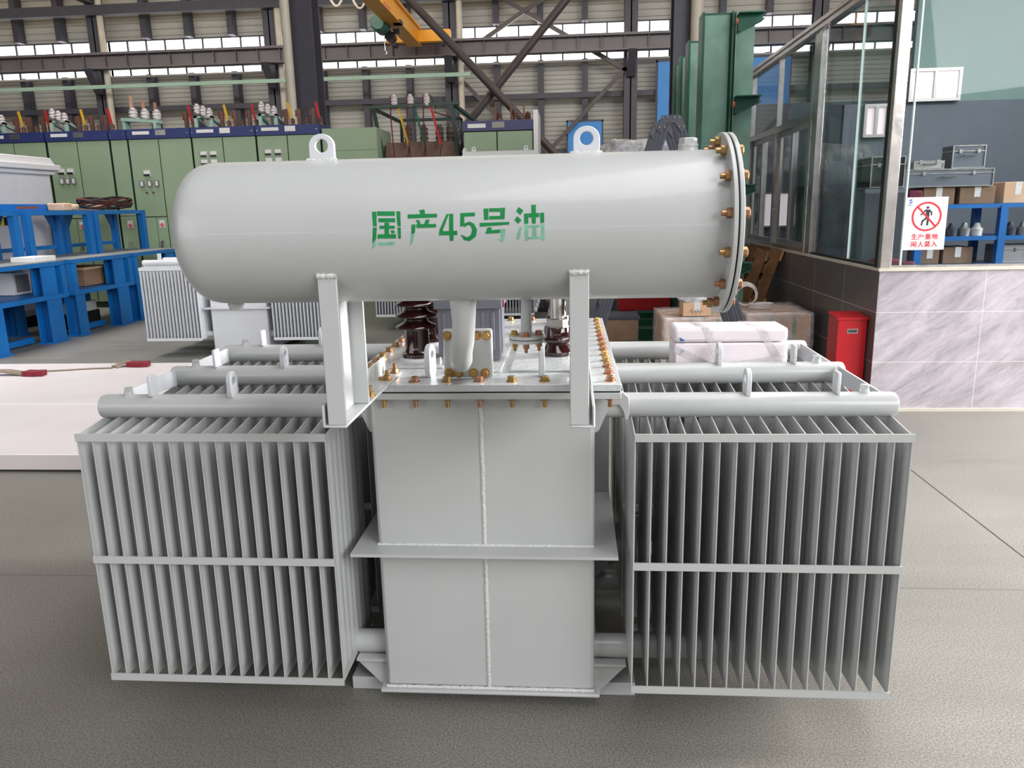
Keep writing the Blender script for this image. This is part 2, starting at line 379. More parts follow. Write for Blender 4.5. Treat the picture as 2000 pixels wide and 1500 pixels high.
STROKES_DARK = [[(-0.1514, 15.96), (-0.1422, 15.74), (-0.1422, 5.1), (-0.1497, 5.15)], [(-0.1409, 16.18), (-0.1043, 15.74), (-0.1043, 12.61), (-0.1401, 12.88)], [(-0.101, 15.87), (-0.0927, 15.65), (-0.0923, 4.74), (-0.0985, 4.79)], [(-0.1385, 10.94), (-0.1035, 10.68), (-0.1037, 7.89), (-0.1378, 8.14)], [(-0.1257, 7.61), (-0.1162, 7.54), (-0.1164, 5.35), (-0.1259, 5.42)], [(-0.1363, 5.49), (-0.1047, 5.27), (-0.105, 3.08), (-0.1362, 3.3)], [(-0.1262, 3.23), (-0.117, 3.17), (-0.1176, -1.06), (-0.1264, -1.0)], [(-0.1139, 1.69), (-0.1076, 2.08), (-0.1041, 0.45), (-0.1113, -0.52)], [(-0.1405, -0.76), (-0.103, -0.87), (-0.1032, -3.95), (-0.142, -3.84)], [(-0.1502, 4.28), (-0.1423, 4.22), (-0.1449, -3.82), (-0.1533, -7.48)], [(-0.099, 3.92), (-0.0924, 3.87), (-0.0932, -4.17), (-0.0986, -4.13)], [(-0.0538, 16.24), (-0.043, 16.91), (-0.0414, 13.61), (-0.0505, 13.38)], [(-0.0773, 13.29), (-0.017, 13.42), (-0.0167, 10.76), (-0.077, 10.33)], [(-0.0605, 9.04), (-0.0543, 9.14), (-0.0504, 5.9), (-0.0562, 5.8)], [(-0.0398, 9.18), (-0.032, 9.27), (-0.0351, 6.08), (-0.0433, 6.0)], [(-0.0599, 5.97), (-0.019, 5.97), (-0.0192, 3.5), (-0.0593, 3.34)], [(-0.0694, 5.89), (-0.0615, 5.83), (-0.0634, 0.02), (-0.0711, -1.38)], [(0.0031, 12.97), (0.0076, 12.93), (-0.0031, 3.24), (-0.0115, 1.85)], [(0.0085, 13.22), (0.0167, 13.01), (0.0163, 0.06), (0.0077, 0.12)], [(-0.0114, 2.57), (-0.0043, 3.54), (-0.0056, -0.37), (-0.0136, -1.78)], [(-0.0125, 0.55), (0.0238, 0.73), (0.0239, -2.32), (-0.0137, -2.36)], [(0.0078, -2.21), (0.0165, -2.27), (0.0155, -6.37), (0.0084, -6.62)], [(0.0314, 13.49), (0.0613, 13.7), (0.0609, 11.06), (0.0314, 10.84)], [(0.0314, 10.84), (0.0392, 10.93), (0.0389, 4.25), (0.0306, 3.58)], [(0.039, 5.84), (0.0493, 7.21), (0.0491, 4.9), (0.038, 3.24)], [(0.0493, 7.21), (0.0586, 5.7), (0.0532, 3.71), (0.0487, 4.75)], [(0.0586, 5.7), (0.0649, 1.31), (0.055, 0.95), (0.0528, 3.71)], [(0.0649, 1.31), (0.0619, -3.75), (0.0522, -2.52), (0.055, 0.95)], [(0.0619, -3.75), (0.0492, -6.9), (0.0446, -4.22), (0.0526, -2.38)], [(0.0492, -6.9), (0.0378, -6.23), (0.0313, -2.23), (0.0446, -4.22)], [(0.0789, 16.39), (0.0883, 16.46), (0.089, 8.37), (0.08, 8.15)], [(0.0899, 16.6), (0.1127, 16.56), (0.1127, 13.89), (0.0903, 13.92)], [(0.1135, 16.71), (0.1229, 16.78), (0.1215, 8.42), (0.1126, 8.34)], [(0.0907, 10.83), (0.1122, 10.82), (0.1122, 8.49), (0.0906, 8.36)], [(0.0709, 6.04), (0.1312, 6.33), (0.1311, 4.45), (0.0707, 3.3)], [(0.0862, 2.61), (0.0952, 2.69), (0.0938, 0.68), (0.084, 0.17)], [(0.084, 0.31), (0.1118, 1.13), (0.1112, -1.47), (0.0822, -1.85)], [(0.1505, 17.01), (0.1598, 14.41), (0.1537, 11.23), (0.1452, 14.08)], [(0.1472, 10.26), (0.156, 7.44), (0.149, 4.9), (0.1418, 7.69)], [(0.1614, 12.05), (0.1695, 12.13), (0.1697, 4.89), (0.1616, 4.81)], [(0.176, 18.45), (0.1853, 18.52), (0.1847, 4.79), (0.177, 4.84)], [(0.1703, 12.27), (0.1921, 12.4), (0.192, 9.35), (0.1706, 9.22)], [(0.1937, 12.38), (0.2018, 12.47), (0.2016, 5.24), (0.1944, 5.0)]]
STROKES_PALE = [[(-0.0715, -1.38), (-0.0634, 0.02), (-0.0689, -6.55), (-0.076, -10.24)], [(0.1122, 1.27), (0.1228, 1.34), (0.1203, -5.61), (0.1137, -6.3)], [(0.1137, -6.3), (0.1203, -5.61), (0.1155, -8.23), (0.1056, -5.51)], [(0.1522, 2.86), (0.1574, 2.39), (0.1504, -6.55), (0.1439, -5.77)], [(0.1616, 4.23), (0.1697, 4.18), (0.1687, -7.4), (0.1629, -7.95)], [(0.1705, 3.59), (0.1919, 3.87), (0.1918, 2.01), (0.1704, 1.73)], [(0.1773, 1.68), (0.1862, 1.76), (0.1859, -4.6), (0.1774, -4.83)], [(0.1947, 4.28), (0.202, 4.37), (0.202, -7.78), (0.1963, -7.0)], [(0.1697, -4.78), (0.194, -4.36), (0.1939, -6.11), (0.1695, -6.53)], [(-0.1537, -7.48), (-0.1449, -3.82), (-0.1485, -9.77), (-0.1549, -11.62)], [(-0.143, -6.65), (-0.1054, -6.75), (-0.1101, -8.89), (-0.1395, -9.07)]]

# ================================================================ the transformer
def eye_poly(w, up, down, n=28):
    # star-shaped outline about the hole centre: half-round top of half-width w, straight sides to -down
    out = []
    for k in range(n):
        a = 2 * PI * k / n; c, s = math.cos(a), math.sin(a)
        if s >= 0: r = 1 / math.sqrt((c / w) ** 2 + (s / up) ** 2)
        else: r = min(w / abs(c) if abs(c) > 1e-6 else 9, down / abs(s))
        out.append((r * c, r * s))
    return out

def fin_mesh(zb, zt, half, flutes=7, neck=0.018):
    ys = [-half, -half + 0.006]
    lo, hi = -half + 0.012, half - 0.012
    n = flutes * 8
    ys += [lo + (hi - lo) * i / n for i in range(n + 1)] + [half - 0.006, half]
    rows = [0, 0.022, 0.032, 0.042, 0.06]
    zs = [('b', d) for d in rows] + [('m', 0.5)] + [('t', d) for d in reversed(rows)]
    v = []; f = []; nr = len(zs); ny = len(ys)
    def h(y, kind, d):
        ramp = 0 if (kind != 'm' and d < 0.03) else (1 if kind == 'm' or d > 0.05 else (0.35 if d < 0.035 else 0.8))
        if y <= lo or y >= hi: return 0.0016
        u = (y - lo) / (hi - lo) * flutes
        return 0.0016 + ramp * 0.0042 * abs(math.sin(PI * u)) ** 0.7
    for sgn in (1, -1):
        for kind, d in zs:
            for y in ys:
                top = zt + neck * (1 - abs(y) / half)
                z = zb + d if kind == 'b' else (top - d if kind == 't' else (zb + zt) / 2)
                v.append((sgn * h(y, kind, d), y, z))
    N = nr * ny
    for q in (0, 1):
        for i in range(nr - 1):
            for j in range(ny - 1):
                a = q * N + i * ny + j; f.append((a, a + 1, a + ny + 1, a + ny))
    for j in range(ny - 1):
        f.append((j, j + 1, N + j + 1, N + j)); b = (nr - 1) * ny; f.append((b + j, b + j + 1, N + b + j + 1, N + b + j))
    for i in range(nr - 1):
        a = i * ny; f.append((a, a + ny, N + a + ny, N + a)); b = a + ny - 1; f.append((b, b + ny, N + b + ny, N + b))
    m = MB(); m.add(v, f); return m

tx = thing('oil_transformer', 'large light grey oil transformer with fin radiators and horizontal oil conservator tank on top', 'transformer')

tank = MB().box(-0.321, 0, 0.055, 0.321, 1.15, 0.988).build('tank', paint, tx, bevel=0.012)
b = MB(); k = 0
pts = [(0.001 * rnd.uniform(-1, 1), 0.001, 0.06 + i * 0.006) for i in range(155)]
b.tube(pts, [0.0055 + 0.001 * rnd.random() for _ in pts], 10).build('weld_seam', weld, tank)
MB().box(-0.337, -0.02, 0.044, 0.337, 1.17, 0.055).build('base_plate', paint, tx, bevel=0.004)
b = MB()
pts = [(-0.321 + i * 0.0066, -0.001, 0.056 + 0.001 * rnd.random()) for i in range(98)]
b.tube(pts, [0.0045 + 0.0015 * rnd.random() for _ in pts], 8).build('weld_seam', weld, tank)
for y in (0.06, 0.99):
    c = MB().box(-0.45, y, 0.0, 0.45, y + 0.1, 0.044)
    c.build('base_channel', paint, tx, bevel=0.003)
b = MB(); b.box(-0.386, -0.07, 0.521, 0.386, 0.0, 0.530); b.box(-0.386, 0.0, 0.521, -0.321, 1.2, 0.530); b.box(0.321, 0.0, 0.521, 0.386, 1.2, 0.530); b.box(-0.386, 1.15, 0.521, 0.386, 1.22, 0.530)
b.build('stiffener_ring', paint, tx)
b = MB()
pts = [(-0.321 + i * 0.0066, -0.001, 0.5305) for i in range(98)]
b.tube(pts, [0.004 + 0.0015 * rnd.random() for _ in pts], 8).build('weld_seam', weld, tank)
for sx in (-1, 1):
    for y in (0.45, 0.72, 1.0):
        q = [(sx * 0.321, 0.531), (sx * 0.384, 0.531), (sx * 0.384, 0.9), (sx * 0.321, 0.97)]
        MB().prism(q, 'xz', y, y + 0.01).build('side_stiffener', paint, tx)
        q = [(sx * 0.321, 0.21), (sx * 0.345, 0.21), (sx * 0.384, 0.26), (sx * 0.384, 0.52), (sx * 0.321, 0.52)]
        MB().prism(q, 'xz', y, y + 0.01).build('side_stiffener', paint, tx)
    q = [(sx * 0.319, 0.987), (sx * 0.40, 0.987), (sx * 0.417, 0.972), (sx * 0.421, 0.93), (sx * 0.416, 0.905), (sx * 0.408, 0.903), (sx * 0.402, 0.93), (sx * 0.39, 0.95), (sx * 0.372, 0.948), (sx * 0.357, 0.93), (sx * 0.333, 0.872), (sx * 0.319, 0.865)]
    MB().prism(q, 'xz', 0.028, 0.042).build('lifting_hook', paint, tx, bevel=0.002)
    b = MB(); b.prism([(sx * 0.319, 0.128), (sx * 0.415, 0.128), (sx * 0.415, 0.12), (sx * 0.323, 0.02), (sx * 0.319, 0.02)], 'xz', 0.03, 0.04)
    b.prism([(sx * 0.319, 0.128), (sx * 0.415, 0.128), (sx * 0.415, 0.12), (sx * 0.323, 0.02), (sx * 0.319, 0.02)], 'xz', 0.13, 0.14)
    x0, x1 = sorted((sx * 0.319, sx * 0.418)); b.box(x0, 0.02, 0.126, x1, 0.15, 0.134)
    b.build('jacking_pad', paint, tx)
b = MB()
b.box(-0.39, -0.06, 0.988, 0.39, 0.05, 1.006); b.box(-0.39, 1.10, 0.988, 0.39, 1.21, 1.006); b.box(-0.39, 0.05, 0.988, -0.30, 1.10, 1.006); b.box(0.30, 0.05, 0.988, 0.39, 1.10, 1.006)
b.build('tank_flange', paint, tx, bevel=0.002)
MB().box(-0.387, -0.057, 1.006, 0.387, 1.207, 1.010).build('gasket', gasket, tx)
cover = MB().box(-0.39, -0.06, 1.010, 0.39, 1.21, 1.030).build('cover', cover_paint, tx, bevel=0.002)
b = MB(); b.box(0.075, 0.10, 1.03, 0.30, 1.05, 1.037); b.box(-0.30, 0.16, 1.03, -0.13, 1.0, 1.036); b.box(-0.11, 0.10, 1.03, 0.05, 0.9, 1.034)
b.build('raised_pad', cover_paint, cover, bevel=0.002)
bm_cover = hexbolt(0.013, 0.0118, 0.042, True, 0.031)
first = bm_cover.build('cover_bolt', bolt_m, tx, loc=(-0.182, -0.02, 1.030))
n_b = 0
for x in (-0.272, -0.091, 0.0, 0.091, 0.182, 0.272, 0.362): again(first, tx, (x, -0.02, 1.030))
for i in range(1, 13):
    for x in (-0.362, 0.362): again(first, tx, (x, -0.02 + i * 0.0945, 1.030))
for i in range(7): again(first, tx, (-0.272 + i * 0.0907, 1.165, 1.030))
for x in (-0.147, 0.172):
    pl = [(y, z) for y, z in eye_poly(0.024, 0.03, 0.066)]; ho = circ(0, 0, 0.011, 28)
    lg = MB().prism(pl, 'yz', -0.008, 0.008, ho).build('cover_lug', paint_w, tx, loc=(x, 0.045, 1.096), bevel=0.002)
    lg.rotation_euler = (0, 0, R(-14) if x < 0 else R(4))

# ---- bushings
def shed_profile(z0):
    p = [(0.05, z0), (0.05, z0 + 0.012), (0.041, z0 + 0.016), (0.038, z0 + 0.03), (0.0375, z0 + 0.085)]
    z = z0 + 0.09
    for i in range(7):
        p += [(0.041, z), (0.064, z + 0.004), (0.0655, z + 0.007), (0.063, z + 0.011), (0.042, z + 0.020), (0.036, z + 0.026), (0.036, z + 0.031)]
        z += 0.0355
    p += [(0.034, z), (0.03, z + 0.02), (0.0, z + 0.02)]
    return p
hv = MB().lathe(shed_profile(1.044), n=36).build('high_voltage_bushing', brown, tx, loc=(-0.231, 0.29, 0), label='tall brown porcelain bushing with sheds')
cl = MB().lathe([(0.06, 1.030), (0.06, 1.036), (0.052, 1.044), (0.0, 1.044)], n=30).build('clamp_ring', paint_w, hv)
tm = MB().lathe([(0.011, 1.37), (0.011, 1.44), (0.018, 1.44), (0.018, 1.45), (0.009, 1.45), (0.009, 1.48), (0, 1.48)], n=16).build('terminal_stud', copper, hv)
for y in (0.59, 0.89):
    c = again(hv, tx, (-0.238, y, 0)); again(cl, c); again(tm, c)
lvp = [(0.047, 1.036), (0.05, 1.045), (0.05, 1.05), (0.042, 1.06), (0.036, 1.072), (0.048, 1.083), (0.049, 1.09), (0.044, 1.095), (0.042, 1.096), (0.042, 1.125), (0.04, 1.128), (0, 1.128)]
lv = MB().lathe(lvp, n=36).build('low_voltage_bushing', brown, tx, loc=(0.212, 0.34, 0), label='short brown porcelain bushing with steel terminal')
hx = MB().lathe([(0.036, 1.128), (0.036, 1.133), (0.034, 1.133), (0.034, 1.152), (0.022, 1.155), (0.022, 1.158), (0, 1.158)], n=6).build('hexagon_nut', steel, lv)
st = MB().lathe([(0.0225, 1.155), (0.0225, 1.30), (0.018, 1.31), (0, 1.31)], n=24).build('terminal_stud', steel, lv)
tp = MB(); tp.box(0.028, -0.02, 1.165, 0.045, 0.02, 1.27); tp.lathe([(0.013, -0.05), (0.013, -0.02)], (0.036, 0, 1.19), 12, 'y'); tp.lathe([(0.013, -0.05), (0.013, -0.02)], (0.036, 0, 1.24), 12, 'y')
tp = tp.build('terminal_clamp', steel, lv)
for y in (0.59, 0.82, 1.02):
    c = again(lv, tx, (0.212, y, 0))
    for q in (hx, st, tp): again(q, c)

# ---- gas relay and its pipe
rl = MB(); rl.box(-0.155, 0.24, 1.05, 0.038, 0.40, 1.20); rl.box(-0.165, 0.23, 1.20, 0.045, 0.41, 1.235)
for i in range(6): rl.box(-0.14 + i * 0.03, 0.235, 1.07, -0.128 + i * 0.03, 0.24, 1.19)
rl = rl.build('gas_relay', relay_m, tx, bevel=0.006, label='grey ribbed gas relay')
MB().lathe([(0.05, 1.235), (0.05, 1.30), (0.03, 1.33), (0, 1.33)], (-0.02, 0.32, 0), 20).build('relay_dome', steel, rl)
MB().box(0.038, 0.27, 1.20, 0.048, 0.285, 1.27).build('red_tab', red, rl)
pf = MB().box(-0.105, 0.02, 1.032, 0.036, 0.034, 1.172).build('pipe_flange', paint, tx, bevel=0.008)
pb = hexbolt(0.009, 0.0105)
fb = pb.build('flange_bolt', bolt_m, pf, loc=(-0.09, 0.02, 1.046)); fb.rotation_euler = (R(90), 0, 0)
for x, z in ((-0.062, 1.046), (-0.02, 1.046), (0.013, 1.046), (-0.092, 1.153), (-0.008, 1.153), (0.019, 1.153)):
    again(fb, pf, (x, 0.02, z), (R(90), 0, 0))
pts = [(0.009, -0.35, 1.33), (0.009, -0.35, 1.285), (0.008, -0.345, 1.24), (0.002, -0.325, 1.20), (-0.008, -0.29, 1.165), (-0.016, -0.23, 1.135), (-0.030, -0.16, 1.115), (-0.042, -0.08, 1.105), (-0.052, 0.0, 1.102), (-0.053, 0.025, 1.102)]
MB().tube(pts, [0.036, 0.030, 0.027, 0.027, 0.027, 0.027, 0.028, 0.029, 0.029, 0.029], 24).build('oil_pipe', paint, tx)

# ---- radiators: three banks each side
FH = 0.167
fin_first = None
def radiator(side, yc):
    global fin_first
    rad = node('radiator', tx, (0, yc, 0))
    for z, nm in ((0.938, 'upper_header'), (0.168, 'lower_header')):
        prof = [(0.0, side * 1.164), (0.028, side * 1.163), (0.034, side * 1.159), (0.036, side * 1.15), (0.036, side * 0.318)]
        hd = MB().lathe(prof, (0, 0, z), 28, 'x').build(nm, paint, rad)
    for i in range(17):
        x = side * (0.426 + i * 0.045)
        if fin_first is None: fin_first = fin_mesh(0.13, 0.895, FH).build('fin', paint, rad, loc=(x, 0, 0))
        else: again(fin_first, rad, (x, 0, 0))
    x0, x1 = sorted((side * 0.424, side * 1.149))
    for z in (0.879, 0.505, 0.119):
        MB().box(x0, -FH - 0.005, z, x1, -FH, z + 0.022).build('edge_strip', paint, rad)
        MB().box(x0, FH, z, x1, FH + 0.005, z + 0.022).build('edge_strip', paint, rad)
    MB().prism(eye_poly(0.026, 0.03, 0.046), 'yz', -0.007, 0.007, circ(0, 0, 0.013, 28)).build('lifting_eye', paint_w, rad, bevel=0.002, loc=(side * 0.752, 0, 1.014))
    MB().prism([(-0.022, 0.0), (0.022, 0.0), (0.022, 0.055), (0.018, 0.062), (-0.018, 0.062), (-0.022, 0.055)], 'yz', -0.005, 0.005).build('header_lug', paint_w, rad, bevel=0.002, loc=(side * 0.998, 0, 0.972))
    p = MB(); p.lathe([(0.016, 0.968), (0.013, 0.982), (0.012, 0.986)], n=16); p.lathe([(0.013, 0.986), (0.013, 0.996), (0, 0.997)], n=6)
    p.build('vent_plug', paint, rad, loc=(side * 1.075, 0, 0))
    p = MB(); p.lathe([(0.013, 0.122), (0.013, 0.14)], n=16); p.build('drain_plug', paint, rad, loc=(side * 1.075, 0, 0))
    return rad
for s in (-1, 1):
    for yc in (0.073, 0.503, 0.933): radiator(s, yc)
    for y0 in (0.11, 0.54):
        q = [(y0, 0.925), (y0 + 0.355, 0.912), (y0 + 0.355, 0.968), (y0, 0.965)]
        MB().prism(q, 'yz', s * 1.132, s * 1.138).build('brace_strip', paint_w, tx)

# ---- conservator
cons_y, cons_z, cr = -0.35, 1.454, 0.158
prof = [(0.0, -0.616)]
for i in range(1, 17):
    a = PI / 2 * i / 16
    prof.append((cr * math.sin(a) ** 0.667, -0.524 - 0.092 * math.cos(a) ** 0.667))
prof += [(cr, -0.40), (cr, 0.2), (cr, 0.574)]
co = MB().lathe(prof, (0, 0, 0), 72, 'x').build('conservator', paint, tx, loc=(0, cons_y, cons_z))
MB().lathe([(cr - 0.01, 0.572), (0.192, 0.572), (0.192, 0.581), (0, 0.581)], (0, 0, 0), 72, 'x').build('flange', paint, co, bevel=0.0015)
MB().lathe([(0.188, 0.581), (0.188, 0.5845)], (0, 0, 0), 60, 'x').build('gasket', gasket, co)
MB().lathe([(0.192, 0.5845), (0.192, 0.5935), (0, 0.5935)], (0, 0, 0), 72, 'x').build('end_cover', paint, co, bevel=0.0015)
fbm = hexbolt(0.010, 0.0105, 0.0215, True)
fb = None
for i in range(14):
    a = 0.153 + i * 2 * PI / 14
    p = (0.5935, -0.173 * math.cos(a), 0.173 * math.sin(a))
    if fb is None: fb = fbm.build('flange_bolt', bolt_m, co, loc=p); fb.rotation_euler = (0, R(90), 0)
    else: again(fb, co, p, (0, R(90), 0))
for x in (-0.294, 0.29):
    pl = MB().prism(eye_poly(0.0285, 0.0255, 0.045), 'xz', -0.006, 0.006, circ(0, 0, 0.0145, 28)).build('lifting_eye', paint_w, co, bevel=0.0015, loc=(x, 0, 0.188))
    w = MB(); pts = [(x - 0.034 + 0.0034 * i, -0.009, 0.157 + 0.001 * rnd.random()) for i in range(21)]
    w.tube(pts, [0.0035 + 0.0015 * rnd.random() for _ in pts], 8).build('weld_bead', weld, co)
p = MB(); p.lathe([(0.026, 0.148), (0.0215, 0.158), (0.0215, 0.163)], n=24); p.lathe([(0.0205, 0.163), (0.0205, 0.165)], n=24); p.lathe([(0.0215, 0.165), (0.0215, 0.170), (0.018, 0.170)], n=24); p.lathe([(0.0195, 0.170), (0.0195, 0.181), (0.017, 0.183), (0, 0.183)], n=6)
p.build('filler_cap', paint, co, loc=(0.507, 0, 0))
p = MB(); p.lathe([(0.018, -0.150), (0.018, -0.164)], n=20); p.lathe([(0.016, -0.164), (0.0155, -0.174), (0, -0.174)], n=20); p.build('drain_plug', paint, co, loc=(-0.527, 0, 0))
p = MB(); p.lathe([(0.0125, -0.24), (0.0125, -0.15)], n=20); p.lathe([(0.04, -0.247), (0.04, -0.240), (0.0125, -0.240)], n=32)
dp = p.build('drain_pipe', paint, co, loc=(0.153, 0, 0))
MB().lathe([(0.038, -0.249), (0.038, -0.247)], n=32).build('gasket', gasket, co, loc=(0.153, 0, 0))
MB().lathe([(0.0, -0.256), (0.04, -0.256), (0.04, -0.249), (0, -0.249)], n=32).build('blank_flange', paint, co, loc=(0.153, 0, 0))
bb = hexbolt(0.008, 0.0075, 0.016, True)
sb = None
for i in range(4):
    a = R(-90) + i * PI / 2; q = (0.153 + 0.028 * math.cos(a), 0.028 * math.sin(a), -0.240)
    if sb is None: sb = bb.build('flange_bolt', bolt_m, co, loc=q)
    else: again(sb, co, q)
def lettering(strokes, name, m, lift):
    b = MB(); n = 8
    for qd in strokes:
        v = []
        for l in (cr + lift, cr - 0.001):
            for j in range(n + 1):
                for i in range(3):
                    s, t = i / 2, j / n
                    x = (qd[0][0] * (1 - s) + qd[1][0] * s) * (1 - t) + (qd[3][0] * (1 - s) + qd[2][0] * s) * t
                    th = R((qd[0][1] * (1 - s) + qd[1][1] * s) * (1 - t) + (qd[3][1] * (1 - s) + qd[2][1] * s) * t)
                    v.append((x, -l * math.cos(th), l * math.sin(th)))
        f = [(j * 3 + i, j * 3 + i + 1, j * 3 + i + 4, j * 3 + i + 3) for j in range(n) for i in range(2)]
        N = 3 * (n + 1)
        rim = [0, 1, 2] + [3 * j + 2 for j in range(1, n + 1)] + [3 * n + 1, 3 * n] + [3 * j for j in range(n - 1, 0, -1)]
        f += [(rim[i], rim[(i + 1) % len(rim)], N + rim[(i + 1) % len(rim)], N + rim[i]) for i in range(len(rim))]
        b.add(v, f)
    return b.build(name, m, co, smooth=False)
lettering(STROKES_DARK, 'lettering', stencil, 0.0007)
for lo, hi in ((-0.2, -0.08), (-0.08, -0.03), (-0.03, 0.08), (0.08, 0.1225), (0.1225, 0.3)):
    g_ = [q for q in STROKES_PALE if lo < sum(p[0] for p in q) / 4 <= hi]
    if g_: lettering(g_, 'lettering', stencil_p, 0.0004)['label'] = 'faded green overspray strokes'

# ---- the two brackets that carry the conservator
def leg_top(y): return cons_z - math.sqrt(max(0, cr * cr - (y - cons_y) ** 2)) + 0.002
for s, xo, xi in ((-1, -0.284, -0.242), (1, 0.293, 0.252)):
    br = node('conservator_bracket', tx)
    x0, x1 = min(xo, xi), max(xo, xi)
    yf, yb = -0.484, -0.278
    lg = MB()
    lg.box(x0, yf, 1.036, x1, yf + 0.009, leg_top(yf + 0.003))
    lg.box(x0, yb - 0.009, 1.036, x1, yb, leg_top(yb))
    poly = [(yf + 0.004, 1.036), (yb - 0.004, 1.036)] + [(yb - 0.004 - (yb - yf - 0.008) * i / 14, leg_top(yb - 0.004 - (yb - yf - 0.008) * i / 14)) for i in range(15)]
    xa, xb = sorted((xo, xo - s * 0.006))
    lg.prism(poly, 'yz', xa, xb)
    lg.build('leg', paint, br, bevel=0.002)
    w = MB(); pts = [(x0 + (x1 - x0) * i / 12, yf + 0.001, leg_top(yf + 0.003) - 0.002 + 0.001 * rnd.random()) for i in range(13)]
    w.tube(pts, [0.005 + 0.002 * rnd.random() for _ in pts], 8).build('weld_bead', weld, br)
    bx0, bx1 = sorted((xo + s * 0.013, xi)); ux0, ux1 = sorted((xo + s * 0.013, xo + s * 0.007))
    fo = MB(); fo.box(bx0, yf - 0.002, 1.030, bx1, 0.10, 1.036); fo.box(ux0, yf - 0.002, 1.030, ux1, 0.10, 1.082)
    fo.build('foot_angle', paint, br, bevel=0.003)
    for y in (-0.21, -0.02, 0.075):
        hb = hexbolt(0.012, 0.011, 0.0); hb.lathe([(0.006, 0.012), (0.006, 0.028)], n=12)
        hb.build('foot_bolt', bolt_m, br, loc=((xo + xi) / 2 + (0.004 if s < 0 else -0.004), y, 1.036))

# ================================================================ the hall
WY = 24.0
struct(MB().box(-30, -14, -0.1, 16, WY + 0.3, 0).build('floor', floor_m, smooth=False))
def ribbed(name, x0, x1, z0, z1, period=0.2, depth=0.035):
    b = MB(); prof = []; z = z0
    while z < z1 - 1e-6:
        for dz, d in ((0, 0), (0.55 * period, 0), (0.67 * period, depth), (0.87 * period, depth)):
            if z + dz < z1: prof.append((z + dz, d))
        z += period
    prof.append((z1, 0))
    v = [(x, WY - d, zz) for zz, d in prof for x in (x0, x1)]
    f = [(2 * i, 2 * i + 1, 2 * i + 3, 2 * i + 2) for i in range(len(prof) - 1)]
    n = len(v); v += [(x0, WY + 0.1, z0), (x1, WY + 0.1, z0), (x0, WY + 0.1, z1), (x1, WY + 0.1, z1)]
    m = n - 2
    f += [(n, n + 1, n + 3, n + 2), (0, n, n + 1, 1), (m, m + 1, n + 3, n + 2)]
    b.add(v, f)
    return struct(b.build(name, wall_m, smooth=False))
ribbed('wall_back', -30, 16, 0, 5.97, 0.14, 0.03)
ribbed('wall_back_upper', -30, 16, 7.05, 8.6)
cols_x = [-20.5, -14.75, -9.05, -3.4, 2.12, 7.7, 13.3]
edges = [-30] + cols_x + [16]
for i in range(len(edges) - 1):
    x0, x1 = edges[i], edges[i + 1]
    w = node('window_%d' % (i + 1), None); struct(w)
    MB().box(x0, WY + 0.02, 5.97, x1, WY + 0.06, 7.05).build('pane', winlight, w)
    n = max(1, round((x1 - x0) / 0.655))
    g = MB()
    for k in range(n + 1): xx = x0 + (x1 - x0) * k / n; g.box(xx - 0.024, WY - 0.03, 5.97, xx + 0.024, WY + 0.02, 7.05)
    g.box(x0, WY - 0.04, 5.95, x1, WY + 0.02, 5.99); g.box(x0, WY - 0.04, 7.03, x1, WY + 0.02, 7.07)
    g.build('window_frame', post_m, w, smooth=False)
for i in range(len(edges) - 1):     # dark posts of the wall between the columns
    x0, x1 = edges[i], edges[i + 1]
    n = max(1, round((x1 - x0) / 1.4))
    for k in range(1, n):
        xx = x0 + (x1 - x0) * k / n
        if xx < -22 or xx > 9: continue
        struct(MB().box(xx - 0.09, 23.6, 0, xx + 0.09, 23.95, 5.95).build('wall_post', post_m, smooth=False))
        struct(MB().box(xx - 0.09, 23.6, 7.05, xx + 0.09, 23.95, 8.5).build('wall_post', post_m, smooth=False))
for z, h in ((4.8, 0.16), (3.1, 0.16), (1.6, 0.16)):
    struct(MB().box(-30, 23.5, z, 16, 23.6, z + h).build('wall_beam', post_m, smooth=False))
struct(MB().tube([(-30, 23.55, 5.88), (16, 23.55, 5.88)], 0.035, 10).build('trim_1', lab_w))
for xx in cols_x:
    c = MB(); c.box(xx - 0.2, 23.2, 0, xx + 0.2, 23.24, 8.4); c.box(xx - 0.2, 23.5, 0, xx + 0.2, 23.55, 8.4); c.box(xx - 0.02, 23.2, 0, xx + 0.02, 23.5, 8.4)
    struct(c.build('column', post_m, smooth=False))
    c = MB(); c.prism([(22.55, 6.0), (23.2, 6.0), (23.2, 5.3), (23.05, 5.3)], 'yz', xx - 0.12, xx + 0.12)
    struct(c.build('column_bracket', post_m, smooth=False))
    if xx < 0:
        struct(MB().tube([(xx + 0.32, 23.1, 0), (xx + 0.32, 23.1, 8.2)], 0.095, 12).build('column_downpipe', cream))
# crane girder along the wall
g = MB(); g.box(-30, 22.78, 6.02, 16, 22.82, 6.42); g.box(-30, 22.6, 6.40, 16, 23.0, 6.44); g.box(-30, 22.62, 5.99, 16, 22.98, 6.03)
for i in range(66): xx = -29.6 + i * 0.7; g.box(xx - 0.012, 22.68, 6.03, xx + 0.012, 22.78, 6.40)
g.box(-30, 22.76, 6.44, 16, 22.84, 6.5)
struct(g.build('girder_beam', girder_m, smooth=False))
struct(MB().box(-30, 22.4, 5.37, -2.7, 22.46, 5.48).build('trim_2', green_l, smooth=False))
